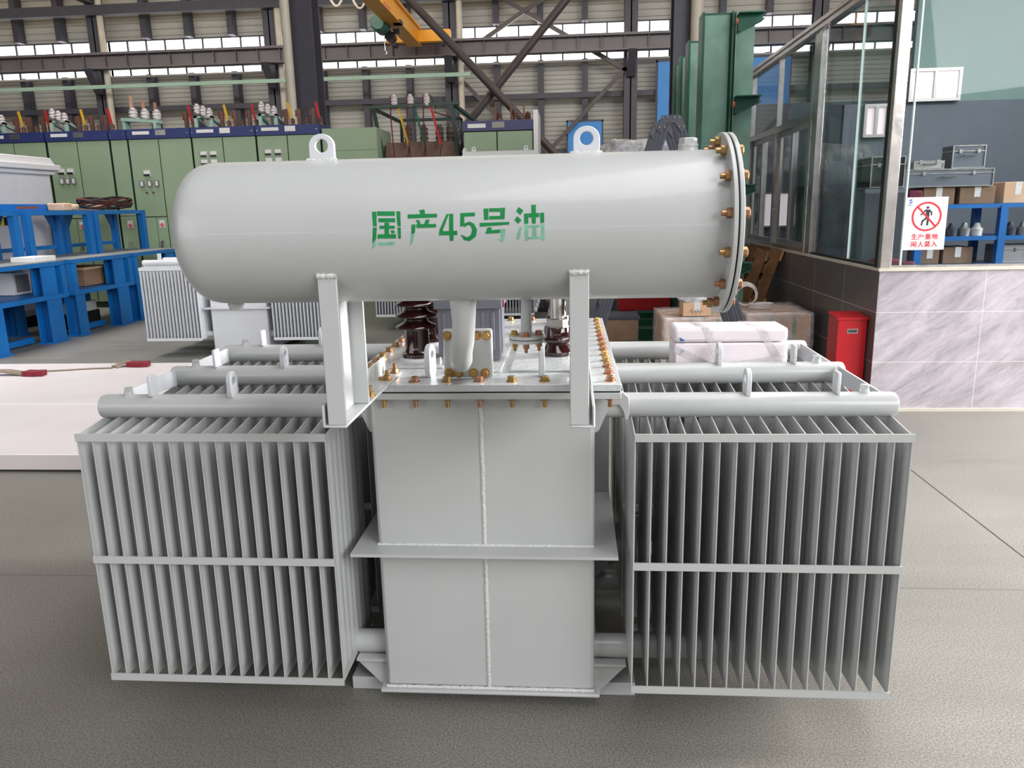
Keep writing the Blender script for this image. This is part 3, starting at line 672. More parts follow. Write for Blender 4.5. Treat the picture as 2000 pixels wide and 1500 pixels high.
# roof
struct(MB().box(-30, 9.5, 8.5, 16, WY + 0.3, 8.6).build('ceiling', roof_m, smooth=False))
for i, (y0, y1) in enumerate(((9.6, 14.4), (14.7, 17.4), (17.7, 20.4), (20.7, 23.9))):  # glowing panels added under the roof to make it look brightly lit
    w = node('window_%d' % (40 + i), None); struct(w); MB().box(-30, y0, 8.47, 16, y1, 8.495).build('pane', roof_glow, w, smooth=False)
struct(MB().box(-30, 22.9, 7.62, 16, 23.1, 7.90).build('roof_beam', post_m, smooth=False))
for xx in cols_x:
    b = MB(); b.box(xx - 0.13, 12, 8.0, xx + 0.13, 23.4, 8.04); b.box(xx - 0.02, 12, 8.04, xx + 0.02, 23.4, 8.46); b.box(xx - 0.13, 12, 8.46, xx + 0.13, 23.4, 8.5)
    struct(b.build('roof_beam', girder_m, smooth=False))
for yy in (14.5, 17.5, 20.5):
    struct(MB().box(-30, yy, 8.32, 16, yy + 0.1, 8.5).build('roof_beam', post_m, smooth=False))
# braces on the wall line
for p, q in (((-3.3, 23.2, 5.95), (0.75, 23.2, 8.4)), ((-3.2, 23.25, 8.5), (2.0, 23.25, 5.5)), ((-3.3, 23.2, 5.6), (1.2, 23.2, 1.0)), ((2.0, 23.25, 5.6), (-2.6, 23.25, 1.0))):
    struct(MB().bar(p, q, 0.12, 0.12).build('brace_beam', pipe_m, smooth=False))
# inner row of columns with crossed round braces
for xx, wd in ((-4.72, 0.5), (2.27, 0.3)):
    c = MB(); c.box(xx - wd / 2, 12.95, 0, xx + wd / 2, 13.0, 9); c.box(xx - wd / 2, 13.4, 0, xx + wd / 2, 13.45, 9); c.box(xx - 0.02, 13.0, 0, xx + 0.02, 13.4, 9)
    struct(c.build('column', post_m, smooth=False))
struct(MB().tube([(-4.91, 12.8, 0), (-4.91, 12.8, 9)], 0.085, 14).build('column_downpipe', cream))
struct(MB().tube([(2.5, 12.8, 0), (2.5, 12.8, 9)], 0.11, 14).build('column_downpipe', cream))
for p, q in (((-4.4, 13.1, 7.08), (1.75, 13.1, 0.6)), ((2.05, 13.3, 7.25), (-4.4, 13.3, 0.05))):
    struct(MB().tube([p, q], 0.075, 14).build('brace_beam', pipe_m))
struct(MB().box(-30, 13.2, 5.99, 16, 13.5, 6.44).build('girder_beam', girder_m, smooth=False))
# blue sliding doors in the far wall
for i, (x0, x1, z0, z1) in enumerate(((0.2, 1.25, 0, 4.05), (2.95, 3.62, 0, 5.72), (5.72, 6.9, 0, 5.75))):
    d = node('door_%d' % (i + 1), None); struct(d)
    MB().box(x0, 23.3, z0, x1, 23.36, z1).build('door_panel', bdoor, d)
    f = MB(); f.box(x0 - 0.05, 23.34, z0, x0, 23.4, z1 + 0.06); f.box(x1, 23.34, z0, x1 + 0.05, 23.4, z1 + 0.06); f.box(x0 - 0.05, 23.34, z1, x1 + 0.05, 23.4, z1 + 0.06)
    f.build('door_frame', post_m, d)

# ---- overhead crane
cr_ = thing('overhead_crane', 'yellow single-girder overhead crane with a green electric hoist', 'crane', (-4.18, 21.6, 6.5))
g = MB(); g.prism([(-0.20, 0.0), (-0.12, -0.03), (-0.12, -0.36), (-0.20, -0.39), (-0.20, -0.42), (0.20, -0.42), (0.20, -0.39), (0.12, -0.36), (0.12, 0.02), (0.2, 0.05), (0.2, 0.10), (-0.2, 0.10)], 'xz', -7.8, -0.02)
g.build('girder', yellow, cr_, bevel=0.01)
e = MB(); e.box(-0.85, -0.02, -0.02 - 0.27, 1.02, 0.25, 0.03)
e.build('end_carriage', yellow, cr_, bevel=0.01)
MB().box(0.121, -4.4, -0.3, 0.126, -3.7, -0.24).build('stripe', lab_p, cr_)
for x in (-0.6, 0.8): MB().lathe([(0.13, -0.05), (0.13, 0.05)], (x, 0.12, -0.29), 20, 'x').build('wheel', post_m, cr_)
ho = MB(); ho.lathe([(0.0, -0.62), (0.16, -0.62), (0.2, -0.56), (0.2, 0.0), (0.0, 0.0)], (-0.33, -2.6, -0.43), 24, 'y')
ho = ho.build('hoist', hgreen, cr_)
k = MB(); k.box(-0.3, -2.9, -0.30, 0.1, -2.6, -0.16); k.box(0.0, -3.0, -0.42, 0.22, -2.7, -0.34); k.lathe([(0.13, 0.0), (0.13, 0.3), (0.08, 0.34)], (-0.15, -2.7, -0.66), 16, 'y'); k.box(-0.05, -2.75, -0.6, 0.12, -2.6, -0.5)
k.build('trolley', black, ho)
k = MB(); k.tube([(-0.35, -2.4, -0.6), (-0.35, -2.4, -0.95)], 0.012, 8); k.tube([(-0.35, -2.4, -0.95), (-0.30, -2.4, -1.0), (-0.34, -2.4, -1.06), (-0.39, -2.4, -1.03)], 0.025, 10)
k.build('hook', steel, ho)
k = MB()
for j, dx in enumerate((-0.75, -1.25)):
    pts = [(dx - 0.25 + 0.5 * t / 8, -3.2 - j * 0.3, 0.32 - 0.42 * math.sin(PI * t / 8)) for t in range(9)]
    k.tube(pts, 0.03, 8)
k.build('festoon_cable', cream, cr_)

# ================================================================ the glazed office
GX, GY, GH = 2.41, 3.51, 1.03
b = MB().box(GX, GY, 0, 7.5, GY + 0.12, GH - 0.02); struct(b.build('wall_front_stone', tile_front, smooth=False))
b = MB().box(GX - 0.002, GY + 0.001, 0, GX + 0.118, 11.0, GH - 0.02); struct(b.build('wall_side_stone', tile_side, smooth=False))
struct(MB().box(GX - 0.006, GY - 0.012, 0, 7.5, GY, 0.022).build('baseboard_front', cream, smooth=False))
struct(MB().box(GX - 0.012, GY - 0.012, GH - 0.02, 7.5, GY + 0.14, GH).build('trim_3', cream, smooth=False))
struct(MB().box(GX - 0.012, GY + 0.14, GH - 0.02, GX + 0.13, 11.0, GH).build('trim_4', cream, smooth=False))
w = node('window_20', None); struct(w)
MB().box(GX + 0.09, GY + 0.03, GH, 2.555, GY + 0.036, 3.4).build('pane', glass, w)
MB().box(2.558, GY + 0.022, GH, 3.62, GY + 0.03, 3.4).build('pane', glass, w)
MB().box(3.623, GY + 0.03, GH, 4.9, GY + 0.036, 3.4).build('pane', glass, w)
MB().box(2.549, GY + 0.018, GH, 2.558, GY + 0.04, 3.4).build('glass_edge', mat('pale_glass_edge', (214, 232, 228), 0.2), w)
f = MB(); f.box(GX, GY, GH, GX + 0.075, GY + 0.06, 3.6); f.build('corner_post', galv, w, bevel=0.004)
f = MB(); f.box(GX + 0.075, GY + 0.01, GH, 5.6, GY + 0.05, GH + 0.018); f.build('bottom_rail', galv, w)
w = node('window_21', None); struct(w)
MB().box(GX + 0.024, GY + 0.07, GH, GX + 0.03, 4.24, 2.93).build('pane', glass, w)
MB().box(GX + 0.024, 4.243, GH, GX + 0.03, 5.16, 2.93).build('pane', glass, w)
f = MB(); f.box(GX + 0.01, GY + 0.08, GH, GX + 0.05, 5.16, GH + 0.02); f.box(GX - 0.004, GY + 0.06, GH, GX + 0.06, GY + 0.1, 2.95); f.build('window_frame', gasket, w)
MB().box(GX + 0.018, 4.238, GH, GX + 0.036, 4.244, 2.93).build('glass_edge', MATS['pale_glass_edge'], w)
p = MB(); p.box(GX - 0.005, 5.16, GH, GX + 0.05, 5.24, 2.94); p.box(GX + 0.002, 5.25, GH, GX + 0.05, 5.36, 2.94)
p.build('mullion', galv, w, bevel=0.003)
r_ = MB(); r_.box(GX - 0.02, GY, 2.93, GX + 0.06, 11.0, 2.965); r_.box(GX - 0.005, GY, 2.965, GX + 0.05, 11.0, 2.985); r_.box(GX - 0.02, GY, 2.985, GX + 0.06, 11.0, 3.02)
struct(r_.build('trim_5', galv, bevel=0.003))
# three sliding windows with a fanlight strip above
bays = [(5.36, 6.56), (6.56, 7.76), (7.76, 8.96), (8.96, 10.9)]
for i, (y0, y1) in enumerate(bays):
    w = node('window_%d' % (22 + i), None); struct(w)
    ym = (y0 + y1) / 2
    MB().box(GX + 0.026, y0, 2.26, GX + 0.032, y1, 2.93).build('pane', glass, w)
    MB().box(GX + 0.016, y0 + 0.05, GH + 0.08, GX + 0.022, ym, 2.16).build('pane', glass, w)
    MB().box(GX + 0.04, ym, GH + 0.08, GX + 0.046, y1 - 0.05, 2.16).build('pane', glass, w)
    f = MB(); f.box(GX, y0, 2.2, GX + 0.06, y1, 2.26); f.box(GX, y0, GH, GX + 0.06, y1, GH + 0.04); f.box(GX - 0.003, y0 - 0.02, GH + 0.001, GX + 0.063, y0 + 0.02, 2.199); f.box(GX, y0 - 0.008, 2.26, GX + 0.05, y0 + 0.008, 2.93)
    f.build('window_frame', galv, w)
    for a, c, xx in ((y0 + 0.02, ym + 0.03, GX + 0.006), (ym - 0.03, y1 - 0.02, GX + 0.034)):
        f = MB()
        f.box(xx, a, GH + 0.04, xx + 0.026, a + 0.06, 2.2); f.box(xx, c - 0.06, GH + 0.04, xx + 0.026, c, 2.2); f.box(xx, a + 0.06, GH + 0.04, xx + 0.026, c - 0.06, GH + 0.09); f.box(xx, a + 0.06, 2.15, xx + 0.026, c - 0.06, 2.2)
        f.build('sash', alu, w)
# far walls of the office, daylit openings, and stand-ins for glass reflections
struct(MB().box(2.6, 11.0, 0, 7.5, 11.1, 3.0).build('wall_office_back', dkroom, smooth=False))
struct(MB().box(7.4, GY + 0.12, 0, 7.5, 11.0, 3.0).build('wall_office_side', dkroom, smooth=False))
struct(MB().box(3.88, 6.9, 2.50, 7.4, 6.98, 3.9).build('wall_mint_panel', mint, smooth=False))  # panel added to imitate a mint reflection in the front glass
struct(MB().box(3.2, 6.9, 0, 7.4, 6.98, 2.499).build('wall_partition', dkroom, smooth=False))
for i, (x0, x1, z0, z1) in enumerate(((2.62, 3.1, 1.2, 1.62),)):
    pass
def view_window(name, x0, x1, y, z0, z1):
    w = node(name, None); struct(w)
    MB().box(x0, y, z0, x1, y + 0.02, z1).build('pane', winpink, w)
    f = MB(); f.box(x0 - 0.03, y - 0.03, z0 - 0.03, x0, y + 0.02, z1 + 0.03); f.box(x1, y - 0.03, z0 - 0.03, x1 + 0.03, y + 0.02, z1 + 0.03); f.box(x0, y - 0.03, z1, x1, y + 0.02, z1 + 0.03); f.box(x0, y - 0.03, z0 - 0.03, x1, y + 0.02, z0); f.box((x0 + x1) / 2 - 0.015, y - 0.03, z0, (x0 + x1) / 2 + 0.015, y + 0.02, z1)
    f.build('window_frame', alu, w, smooth=False)
view_window('window_30', 3.30, 3.86, 10.97, 1.12, 1.62)
view_window('window_31', 3.86, 4.33, 6.86, 2.53, 2.80)  # glowing opening added to imitate a bright outdoor reflection in the front glass
view_window('window_32', 3.42, 3.62, 6.86, 2.18, 2.46)

# ---- warning sign on the front pane
sg = thing('warning_sign', 'white no-entry notice with a red barred circle and walking figure', 'sign', (2.695, GY + 0.018, 1.33))
MB().box(-0.137, 0, -0.178, 0.137, 0.004, 0.178).build('sign_board', sign_w, sg)
def flat(polys, name, m, y0=-0.0012, y1=0.0, parent=sg):
    b = MB()
    for p in polys: b.prism(p, 'xz', y0, y1)
    return b.build(name, m, parent, smooth=False)
def rect(x0, z0, x1, z1): return [(x0, z0), (x1, z0), (x1, z1), (x0, z1)]
def stroke(p, q, w):
    d = (Vector(q) - Vector(p)).normalized(); n = Vector((-d.y, d.x)) * w / 2
    a, c = Vector(p), Vector(q)
    return [tuple(a + n), tuple(a - n), tuple(c - n), tuple(c + n)]
cx, cz = 0.003, 0.048
rg = MB(); rg.prism(circ(cx, cz, 0.099, 48), 'xz', -0.0012, 0, circ(cx, cz, 0.087, 48)); rg.build('prohibition_ring', sign_r, sg, smooth=False)
flat([circ(cx + 0.003, cz + 0.060, 0.0085, 20), [(cx - 0.008, cz + 0.048), (cx + 0.018, cz + 0.046), (cx + 0.016, cz - 0.010), (cx - 0.004, cz - 0.010)],
      stroke((cx - 0.006, cz + 0.046), (cx - 0.03, cz + 0.018), 0.009), stroke((cx - 0.028, cz + 0.020), (cx - 0.042, cz + 0.012), 0.008),
      stroke((cx + 0.014, cz + 0.044), (cx + 0.032, cz + 0.026), 0.009), stroke((cx + 0.032, cz + 0.028), (cx + 0.030, cz + 0.006), 0.008),
      stroke((cx + 0.001, cz - 0.008), (cx - 0.026, cz - 0.032), 0.012), stroke((cx - 0.025, cz - 0.028), (cx - 0.030, cz - 0.060), 0.010),
      stroke((cx + 0.011, cz - 0.006), (cx + 0.008, cz - 0.060), 0.012)], 'walking_figure', sign_k)
flat([stroke((cx - 0.062, cz + 0.065), (cx + 0.062, cz - 0.065), 0.011)], 'prohibition_bar', sign_r, -0.0022, -0.0012)
flat([[(-0.125, 0.157), (-0.115, 0.164), (-0.104, 0.166), (-0.098, 0.16), (-0.106, 0.158), (-0.111, 0.151), (-0.119, 0.156)], [(-0.124, 0.141), (-0.11, 0.147), (-0.099, 0.152), (-0.100, 0.142), (-0.113, 0.136)], rect(-0.127, 0.124, -0.099, 0.128)], 'emblem', sign_b)
def text(body, size, x, z, m, name):
    c = bpy.data.curves.new(name, 'FONT'); c.body = body; c.size = size; c.align_x = 'CENTER'; c.align_y = 'CENTER'; c.extrude = 0.0005; c.offset = 0.0006; c.space_character = 1.12
    t = bpy.data.objects.new(name, c); COL.objects.link(t)
    me = bpy.data.meshes.new_from_object(t.evaluated_get(bpy.context.evaluated_depsgraph_get())); me.name = name
    bpy.data.objects.remove(t); me.materials.clear(); me.materials.append(m)
    o = bpy.data.objects.new(name, me); COL.objects.link(o); o.parent = sg
    o.location = (x, -0.0006, z); o.rotation_euler = (R(90), 0, 0); return o
text('生产重地', 0.043, 0.002, -0.091, sign_r, 'lettering')
text('闲人莫入', 0.043, 0.002, -0.142, sign_r, 'lettering')

# ---- things in the office
def case(name, label, x0, y0, z0, x1, y1, z1, body, edge=galv, group=None):
    t = thing(name, label, 'case', ((x0 + x1) / 2, (y0 + y1) / 2, z0), group=group)
    w, d, h = (x1 - x0) / 2, (y1 - y0) / 2, z1 - z0
    MB().box(-w + 0.006, -d + 0.006, 0.004, w - 0.006, d - 0.006, h - 0.004).build('shell', body, t)
    e = MB(); r = 0.009
    for a in (-w, w - r):
        for c in (-d, d - r): e.box(a, c, 0, a + r, c + r, h)
    for z in (0, h - r, h * 0.72):
        for c in (-d, d - r): e.box(-w + r, c + 0.0006, z + 0.0006, w - r, c + r - 0.0006, z + r - 0.0006)
        for a in (-w, w - r): e.box(a + 0.0006, -d + r, z + 0.0006, a + r - 0.0006, d - r, z + r - 0.0006)
    e.build('edge_trim', edge, t, smooth=False)
    for s in (-0.55, 0.55): MB().box(s * w - 0.012, -d - 0.006, h * 0.66, s * w + 0.012, -d, h * 0.66 + 0.03).build('latch', steel, t)
    b = MB(); b.tube([(-0.05, -d, h * 0.55), (-0.05, -d - 0.02, h * 0.55), (0.05, -d - 0.02, h * 0.55), (0.05, -d, h * 0.55)], 0.005, 8); b.build('handle', steel, t)
    return t
sh = thing('storage_rack', 'blue steel storage rack standing inside the glazed office', 'rack', (4.1, 5.15, 0))
for x in (-0.85, -0.17, 0.6, 1.3):
    for y in (-0.22, 0.22): MB().box(x - 0.03, y - 0.03, 0, x + 0.03, y + 0.03, 1.43).build('post', blue, sh)
for z in (0.35, 0.90, 1.14, 1.41): MB().box(-0.849, -0.244, z, 1.299, 0.244, z + 0.035).build('shelf', blue, sh)
def carton(label, x0, y0, z0, x1, y1, z1, m=card, group=None, name='carton', cat='box', tape=lab_w):
    t = thing(name, label, cat, ((x0 + x1) / 2, (y0 + y1) / 2, z0), group=group)
    w, d, h = (x1 - x0) / 2, (y1 - y0) / 2, z1 - z0
    MB().box(-w, -d, 0, w, d, h).build('box_body', m, t, bevel=0.004)
    p = MB(); p.box(-0.025, -d - 0.001, h * 0.4, 0.025, -d, h); p.box(-0.025, -d - 0.001, h, 0.025, d, h + 0.001); p.build('tape', tape, t, smooth=False)
    return t
xs = [(3.27, 3.52, 0.12), (3.55, 3.8, 0.14), (3.83, 4.02, 0.16), (4.4, 4.75, 0.2)]
carton('brown carton on the office rack under the long aluminium case', 3.27, 4.95, 1.445, 3.53, 5.3, 1.59, card_d)
carton('brown carton beneath the free end of the long aluminium case', 3.57, 4.95, 1.445, 3.86, 5.3, 1.59, card_d)
carton('tan carton next to the free end of the long aluminium case', 3.93, 4.95, 1.445, 4.16, 5.3, 1.62, card)
carton('white carton on the top rack shelf beyond the tan carton', 4.2, 4.95, 1.445, 4.42, 5.3, 1.60, white)
t = tag(MB().box(3.13, 4.92, 1.446, 3.26, 5.15, 1.57).build('folded_cloth', maroon, bevel=0.02), 'maroon folded cloth on the end of the office rack', 'cloth')
case('instrument_case', 'long aluminium edged instrument case with a blue end lying on cartons', 3.08, 4.92, 1.592, 3.82, 5.2, 1.74, dkroom)
case('tool_case', 'upright grey aluminium case standing on the long case', 3.48, 4.95, 1.742, 3.75, 5.15, 1.93, dkroom)
case('small_case', 'small flat aluminium case on the long case near the sign', 3.17, 4.95, 1.742, 3.42, 5.15, 1.81, alu)
case('toolbox', 'silver toolbox on the lower rack shelf', 3.99, 4.99, 0.937, 4.52, 5.27, 1.09, alu)
carton('brown carton on the lower rack shelf with a white label', 3.5, 4.99, 0.937, 3.75, 5.27, 1.08, card_d)
carton('dark brown carton on the lower rack shelf next to the labelled one', 3.31, 4.99, 0.937, 3.47, 5.27, 1.06, card_d)
for i in range(9):
    x = 3.34 + i * 0.105 + (0.17 if i > 4 else 0)
    m_ = (alu, lab_w, dkgrey)[i % 3]
    g = MB(); g.lathe([(0.045, 0), (0.05, 0.06), (0.03, 0.075), (0.018, 0.11), (0, 0.11)], n=18)
    g = g.build('gauge', m_, None, loc=(x, 4.99, 1.176)); tag(g, 'round metal fitting in the row on the middle rack shelf', 'fitting', 'fittings on the middle rack shelf')
# wrapped machine and black case behind the side glass
def blob(name, m, sx, sy, sz, loc, parent=None, amp=0.08, seed=1, sub=4):
    bm = bmesh.new(); bmesh.ops.create_icosphere(bm, subdivisions=sub, radius=1)
    from mathutils import noise
    for v in bm.verts:
        d = v.co.copy()
        q = Vector([math.copysign(abs(c) ** 0.55, c) for c in d])
        n = noise.noise(d * 2.3 + Vector((seed, 0, 0))) + 0.5 * noise.noise(d * 6 + Vector((seed, 3, 0)))
        q *= 1 + amp * n
        v.co = Vector((q.x * sx, q.y * sy, max(q.z, -1) * sz))
    zmin = min(v.co.z for v in bm.verts)
    for v in bm.verts: v.co.z -= zmin
    me = bpy.data.meshes.new(name); bm.to_mesh(me); bm.free()
    me.polygons.foreach_set('use_smooth', [True] * len(me.polygons)); me.materials.append(m)
    o = bpy.data.objects.new(name, me); COL.objects.link(o); o.location = loc
    if parent: o.parent = parent
    return o
wm = thing('wrapped_machine', 'tall machine shrouded in milky plastic film behind the side glass', 'machine', (2.80, 5.78, 0))
MB().box(-0.24, -0.4, 0, 0.24, 0.4, 1.85).build('cabinet_body', dkroom, wm)
blob('plastic_wrap', film_k, 0.3, 0.5, 0.52, (0, 0, 0.98), wm, 0.1, 4)
t = tag(blob('cloth_heap', maroon, 0.2, 0.3, 0.52, (2.75, 4.2, 0), None, 0.08, 9), 'maroon cloth heap low behind the side glass', 'cloth')
case('black_case', 'black flight case with metal edges by the office corner post', 2.70, 4.62, 1.592, 2.97, 4.95, 1.84, black)
cb = thing('steel_cabinet', 'grey low cabinet under the black flight case', 'cabinet', (2.83, 4.8, 0))
MB().box(-0.16, -0.17, 0, 0.16, 0.17, 1.588).build('cabinet_body', dkroom, cb); MB().box(-0.155, -0.176, 0.05, 0.155, -0.17, 1.55).build('door', dkgrey, cb); MB().box(0.1, -0.186, 0.8, 0.115, -0.176, 0.95).build('handle', steel, cb)
bt = thing('bottle', 'clear bottle with a blue cap standing on the office sill', 'bottle', (GX + 0.17, 5.15, 0))
bt.location = (GX + 0.09, 5.06, GH)
MB().lathe([(0.028, 0), (0.03, 0.01), (0.03, 0.09), (0.013, 0.115), (0.013, 0.125)], n=20).build('bottle_body', glass, bt); MB().lathe([(0.015, 0.125), (0.015, 0.14), (0, 0.14)], n=16).build('cap', sign_b, bt)

# ================================================================ white board with lifting slings
bd = thing('painted_board', 'wide flat white painted board lying on the floor beside the transformer', 'board', (-3.8, 3.53, 0))
MB().box(-3.0, -1.41, 0.012, 2.9, 1.42, 0.11).build('board_body', slabm, bd, bevel=0.004)
MB().box(-3.0, -0.175, 0.11, 2.9, -0.165, 0.113).build('seam_strip', white, bd, smooth=False)
b = MB()
for y in (-1.2, 0, 1.2): b.box(-2.95, y - 0.05, 0, 2.85, y + 0.05, 0.012)
b.build('skid', dkfloor, bd, smooth=False)
def ribbon(pts, w, t):
    # flat strap through pts, standing a little proud of the surface under it
    b = MB(); v = []; n = len(pts)
    for i, p in enumerate(pts):
        p = Vector(p); d = (Vector(pts[min(i + 1, n - 1)]) - Vector(pts[max(i - 1, 0)])); d.z = 0; d.normalize()
        s = Vector((-d.y, d.x, 0)) * w / 2
        v += [p + s, p - s, p - s + Vector((0, 0, t)), p + s + Vector((0, 0, t))]
    f = [(i * 4 + k, i * 4 + (k + 1) % 4, i * 4 + 4 + (k + 1) % 4, i * 4 + 4 + k) for i in range(n - 1) for k in range(4)] + [(3, 2, 1, 0), tuple(n * 4 - 4 + k for k in range(4))]
    b.add(v, f); return b
def sling(label, x0, x1, y, xr, tail):
    t = thing('lifting_sling', label, 'sling', (x0, y, 0.1135))
    n = 12
    pts = [((xr - x0) * i / n, 0.10 * math.sin(2.2 * i / n), 0.03 * math.sin(PI * i / n) ** 2) for i in range(n + 1)]
    ribbon(pts, 0.10, 0.014).build('webbing', web_m, t)
    e = pts[-1]; L = x1 - xr
    loop = [(e[0] - 0.02 + L * i / 10, e[1] - 0.01, 0.015 + 0.03 * math.sin(PI * i / 10) ** 0.5) for i in range(11)]
    ribbon([(e[0] - 0.02, e[1] - 0.01, 0), (e[0] + L * 0.5, e[1] - 0.025, 0), (e[0] + L, e[1] - 0.01, 0)], 0.10, 0.042).build('end_loop', web_r, t)
    if tail:
        q = [(-0.9 + 0.09 * i, -0.22 + 0.02 * i + 0.01 * math.sin(i), 0) for i in range(11)]
        ribbon(q, 0.035, 0.006).build('cord', web_m, t)
    return t
sling('khaki lifting sling with a crimson end lying near the corner of the white board', -5.2, -4.485, 4.33, -4.64, False)
sling('khaki lifting sling with a crimson loop and a long pale cord on the white board', -4.02, -3.72, 4.72, -3.89, True)

# ================================================================ blue stepped racks
RL = 1.36
def rack_unit(y0, label):
    t = thing('stepped_rack', label, 'rack', (-6.0, y0, 0), group='blue stepped racks')
    for a, c in ((0.02, 0.20), (RL - 0.40, RL - 0.14)):
        for xf in (0, -0.85):
            b = MB(); b.box(xf - 0.18, a, 0.02, xf - 0.165, c, 0.53); b.box(xf - 0.025, a, 0.02, xf - 0.01, c, 0.53); b.box(xf - 0.17, (a + c) / 2 - 0.012, 0.02, xf - 0.02, (a + c) / 2 + 0.012, 0.53); b.box(xf - 0.2, a - 0.03, 0, xf + 0.01, c + 0.03, 0.02)
            b.build('leg', blue, t)
    b = MB(); b.box(-0.06, 0, 0.53, 0, RL, 0.585); b.box(-1.03, 0, 0.53, -0.97, RL, 0.585); b.box(-0.97, 0.002, 0.535, -0.06, 0.05, 0.58); b.box(-0.97, RL - 0.05, 0.535, -0.06, RL - 0.002, 0.58); b.box(-0.97, 0.05, 0.565, -0.06, RL - 0.05, 0.579)
    b.build('lower_shelf', blue, t)
    for a, c in ((0, 0.09), (RL - 0.09, RL)):
        for xf in (0, -0.95): MB().box(xf - 0.08, a, 0.585, xf, c, 0.93).build('post', blue, t)
    b = MB(); b.box(-0.16, RL - 0.42, 0.585, -0.145, RL - 0.16, 0.93); b.box(-0.04, RL - 0.42, 0.585, -0.025, RL - 0.16, 0.93); b.box(-0.15, RL - 0.3, 0.585, -0.03, RL - 0.28, 0.93)
    b.build('inner_column', blue, t)
    b = MB(); b.box(-0.06, 0, 0.925, 0, RL, 0.975); b.box(-1.03, 0, 0.925, -0.97, RL, 0.975); b.box(-0.97, 0.002, 0.93, -0.06, 0.05, 0.974); b.box(-0.97, RL - 0.05, 0.93, -0.06, RL - 0.002, 0.974)
    b.build('deck_frame', blue, t)
    MB().box(-1.03, 0, 0.975, 0, RL, 0.983).build('deck_plate', bluetop, t, label='worn grey deck plate')
    for a, c in ((0, 0.1), (RL - 0.1, RL)):
        for xf in (-0.5, -0.97): MB().box(xf - 0.08, a, 0.983, xf, c, 1.53).build('upper_post', blue, t)
    b = MB(); b.box(-0.58, 0, 1.53, -0.5, RL, 1.585); b.box(-1.05, 0, 1.53, -0.97, RL, 1.585); b.box(-0.97, 0.002, 1.535, -0.58, 0.08, 1.583); b.box(-0.97, RL - 0.08, 1.535, -0.58, RL - 0.002, 1.583); b.box(-0.97, 0.08, 1.576, -0.58, RL - 0.08, 1.5845)
    b.box(-1.045, 0.001, 1.07, -0.99, RL - 0.001, 1.12)
    b.build('upper_frame', blue, t)
    for a, s in ((0.1, 1), (RL - 0.1, -1)):
        MB().prism([(a, 1.53), (a + s * 0.16, 1.53), (a, 1.30)], 'yz', -1.03, -0.99).build('gusset', blue, t)
    MB().box(-0.30, 0.2, 0.02, -0.24, RL - 0.42, 0.09).build('floor_rail', blue, t)
    return t
rack_unit(5.79, 'blue stepped steel rack nearest the white board with a panel box on its shelf')
rack_unit(7.28, 'blue stepped steel rack in the middle of the row with dark crates under it')
rack_unit(8.71, 'blue stepped steel rack at the switchgear end with cable coil on its frame')
bm_ = thing('steel_channel', 'blue steel channel with a rusty patch lying across the rack tops', 'beam', (-6.9, 5.9, 1.587))
b = MB(); b.box(-0.05, 0, 0, 0.05, 2.5, 0.01); b.box(0.04, 0, 0.01, 0.05, 2.5, 0.09); b.box(-0.05, 0, 0.01, -0.04, 2.5, 0.09); b.build('channel_body', blue, bm_)
MB().box(0.05, 1.72, 0.03, 0.0515, 2.13, 0.062).build('rust_patch', rust, bm_, smooth=False)
pk = thing('paper_parcel', 'crumpled brown paper parcel on the middle rack next to the cable coil', 'parcel', (-6.72, 8.38, 1.587))
MB().box(-0.12, -0.18, 0, 0.12, 0.0, 0.10).build('parcel_body', card, pk, bevel=0.015)
blob('crumpled_paper', card, 0.11, 0.10, 0.045, (0, 0.11, 0), pk, 0.25, 3, 3)
cc = thing('cable_coil', 'maroon and black cable coil heaped on the rack top over a cardboard drum', 'cable', (-6.75, 9.42, 1.587))
MB().lathe([(0.16, 0), (0.17, 0.01), (0.17, 0.1), (0.14, 0.12), (0, 0.12)], (0, -0.35, 0), 28).build('cardboard_drum', card, cc)
for i in range(9):
    rr = 0.36 + 0.05 * rnd.random(); pts = []
    for k in range(41):
        a = 2 * PI * k / 40
        pts.append((0.62 * rr * math.cos(a) + 0.02 * rnd.random(), 1.45 * rr * math.sin(a), 0.03 + 0.012 * i + 0.035 * math.sin(a * 2 + i) + 0.03))
    MB().tube(pts, 0.014, 8).build('cable_loop', cable_r if i % 2 else cable_k, cc)
b = MB().box(-0.12, -0.18, 0.17, 0.12, 0.12, 0.19); b.build('black_tape_roll', cable_k, cc, bevel=0.01)
gb = thing('panel_box', 'grey faced box with a pale rim on the near rack shelf', 'box', (-6.62, 7.0, 0.585))
MB().box(-0.15, -0.17, 0, 0.15, 0.14, 0.27).build('box_body', white, gb, bevel=0.006); MB().box(0.15, -0.13, 0.03, 0.153, 0.11, 0.24).build('grey_face', vent_g, gb)
gb = thing('flat_box', 'flat white box lying on the near rack deck', 'box', (-6.25, 6.95, 0.983))
MB().box(-0.15, -0.2, 0, 0.15, 0.2, 0.06).build('box_body', white, gb, bevel=0.005); MB().box(-0.15, -0.02, 0.06, 0.15, 0.02, 0.061).build('tape', lab_w, gb)
gb = thing('motor_crate', 'dark brown crate on the shelf of the middle blue rack', 'crate', (-6.5, 8.2, 0.585))
MB().box(-0.3, -0.3, 0, 0.25, 0.3, 0.22).build('crate_body', card_d, gb, bevel=0.01); MB().box(-0.31, -0.31, 0.22, 0.26, 0.31, 0.25).build('lid', card, gb)
gb = thing('floor_crate', 'black crate with a white panel on top under the middle blue rack', 'crate', (-6.72, 8.25, 0))
MB().box(-0.2, -0.35, 0, 0.2, 0.3, 0.2).build('crate_body', dkfloor, gb); MB().box(-0.18, -0.3, 0.2, 0.2, 0.25, 0.34).build('white_panel', white, gb, bevel=0.01)

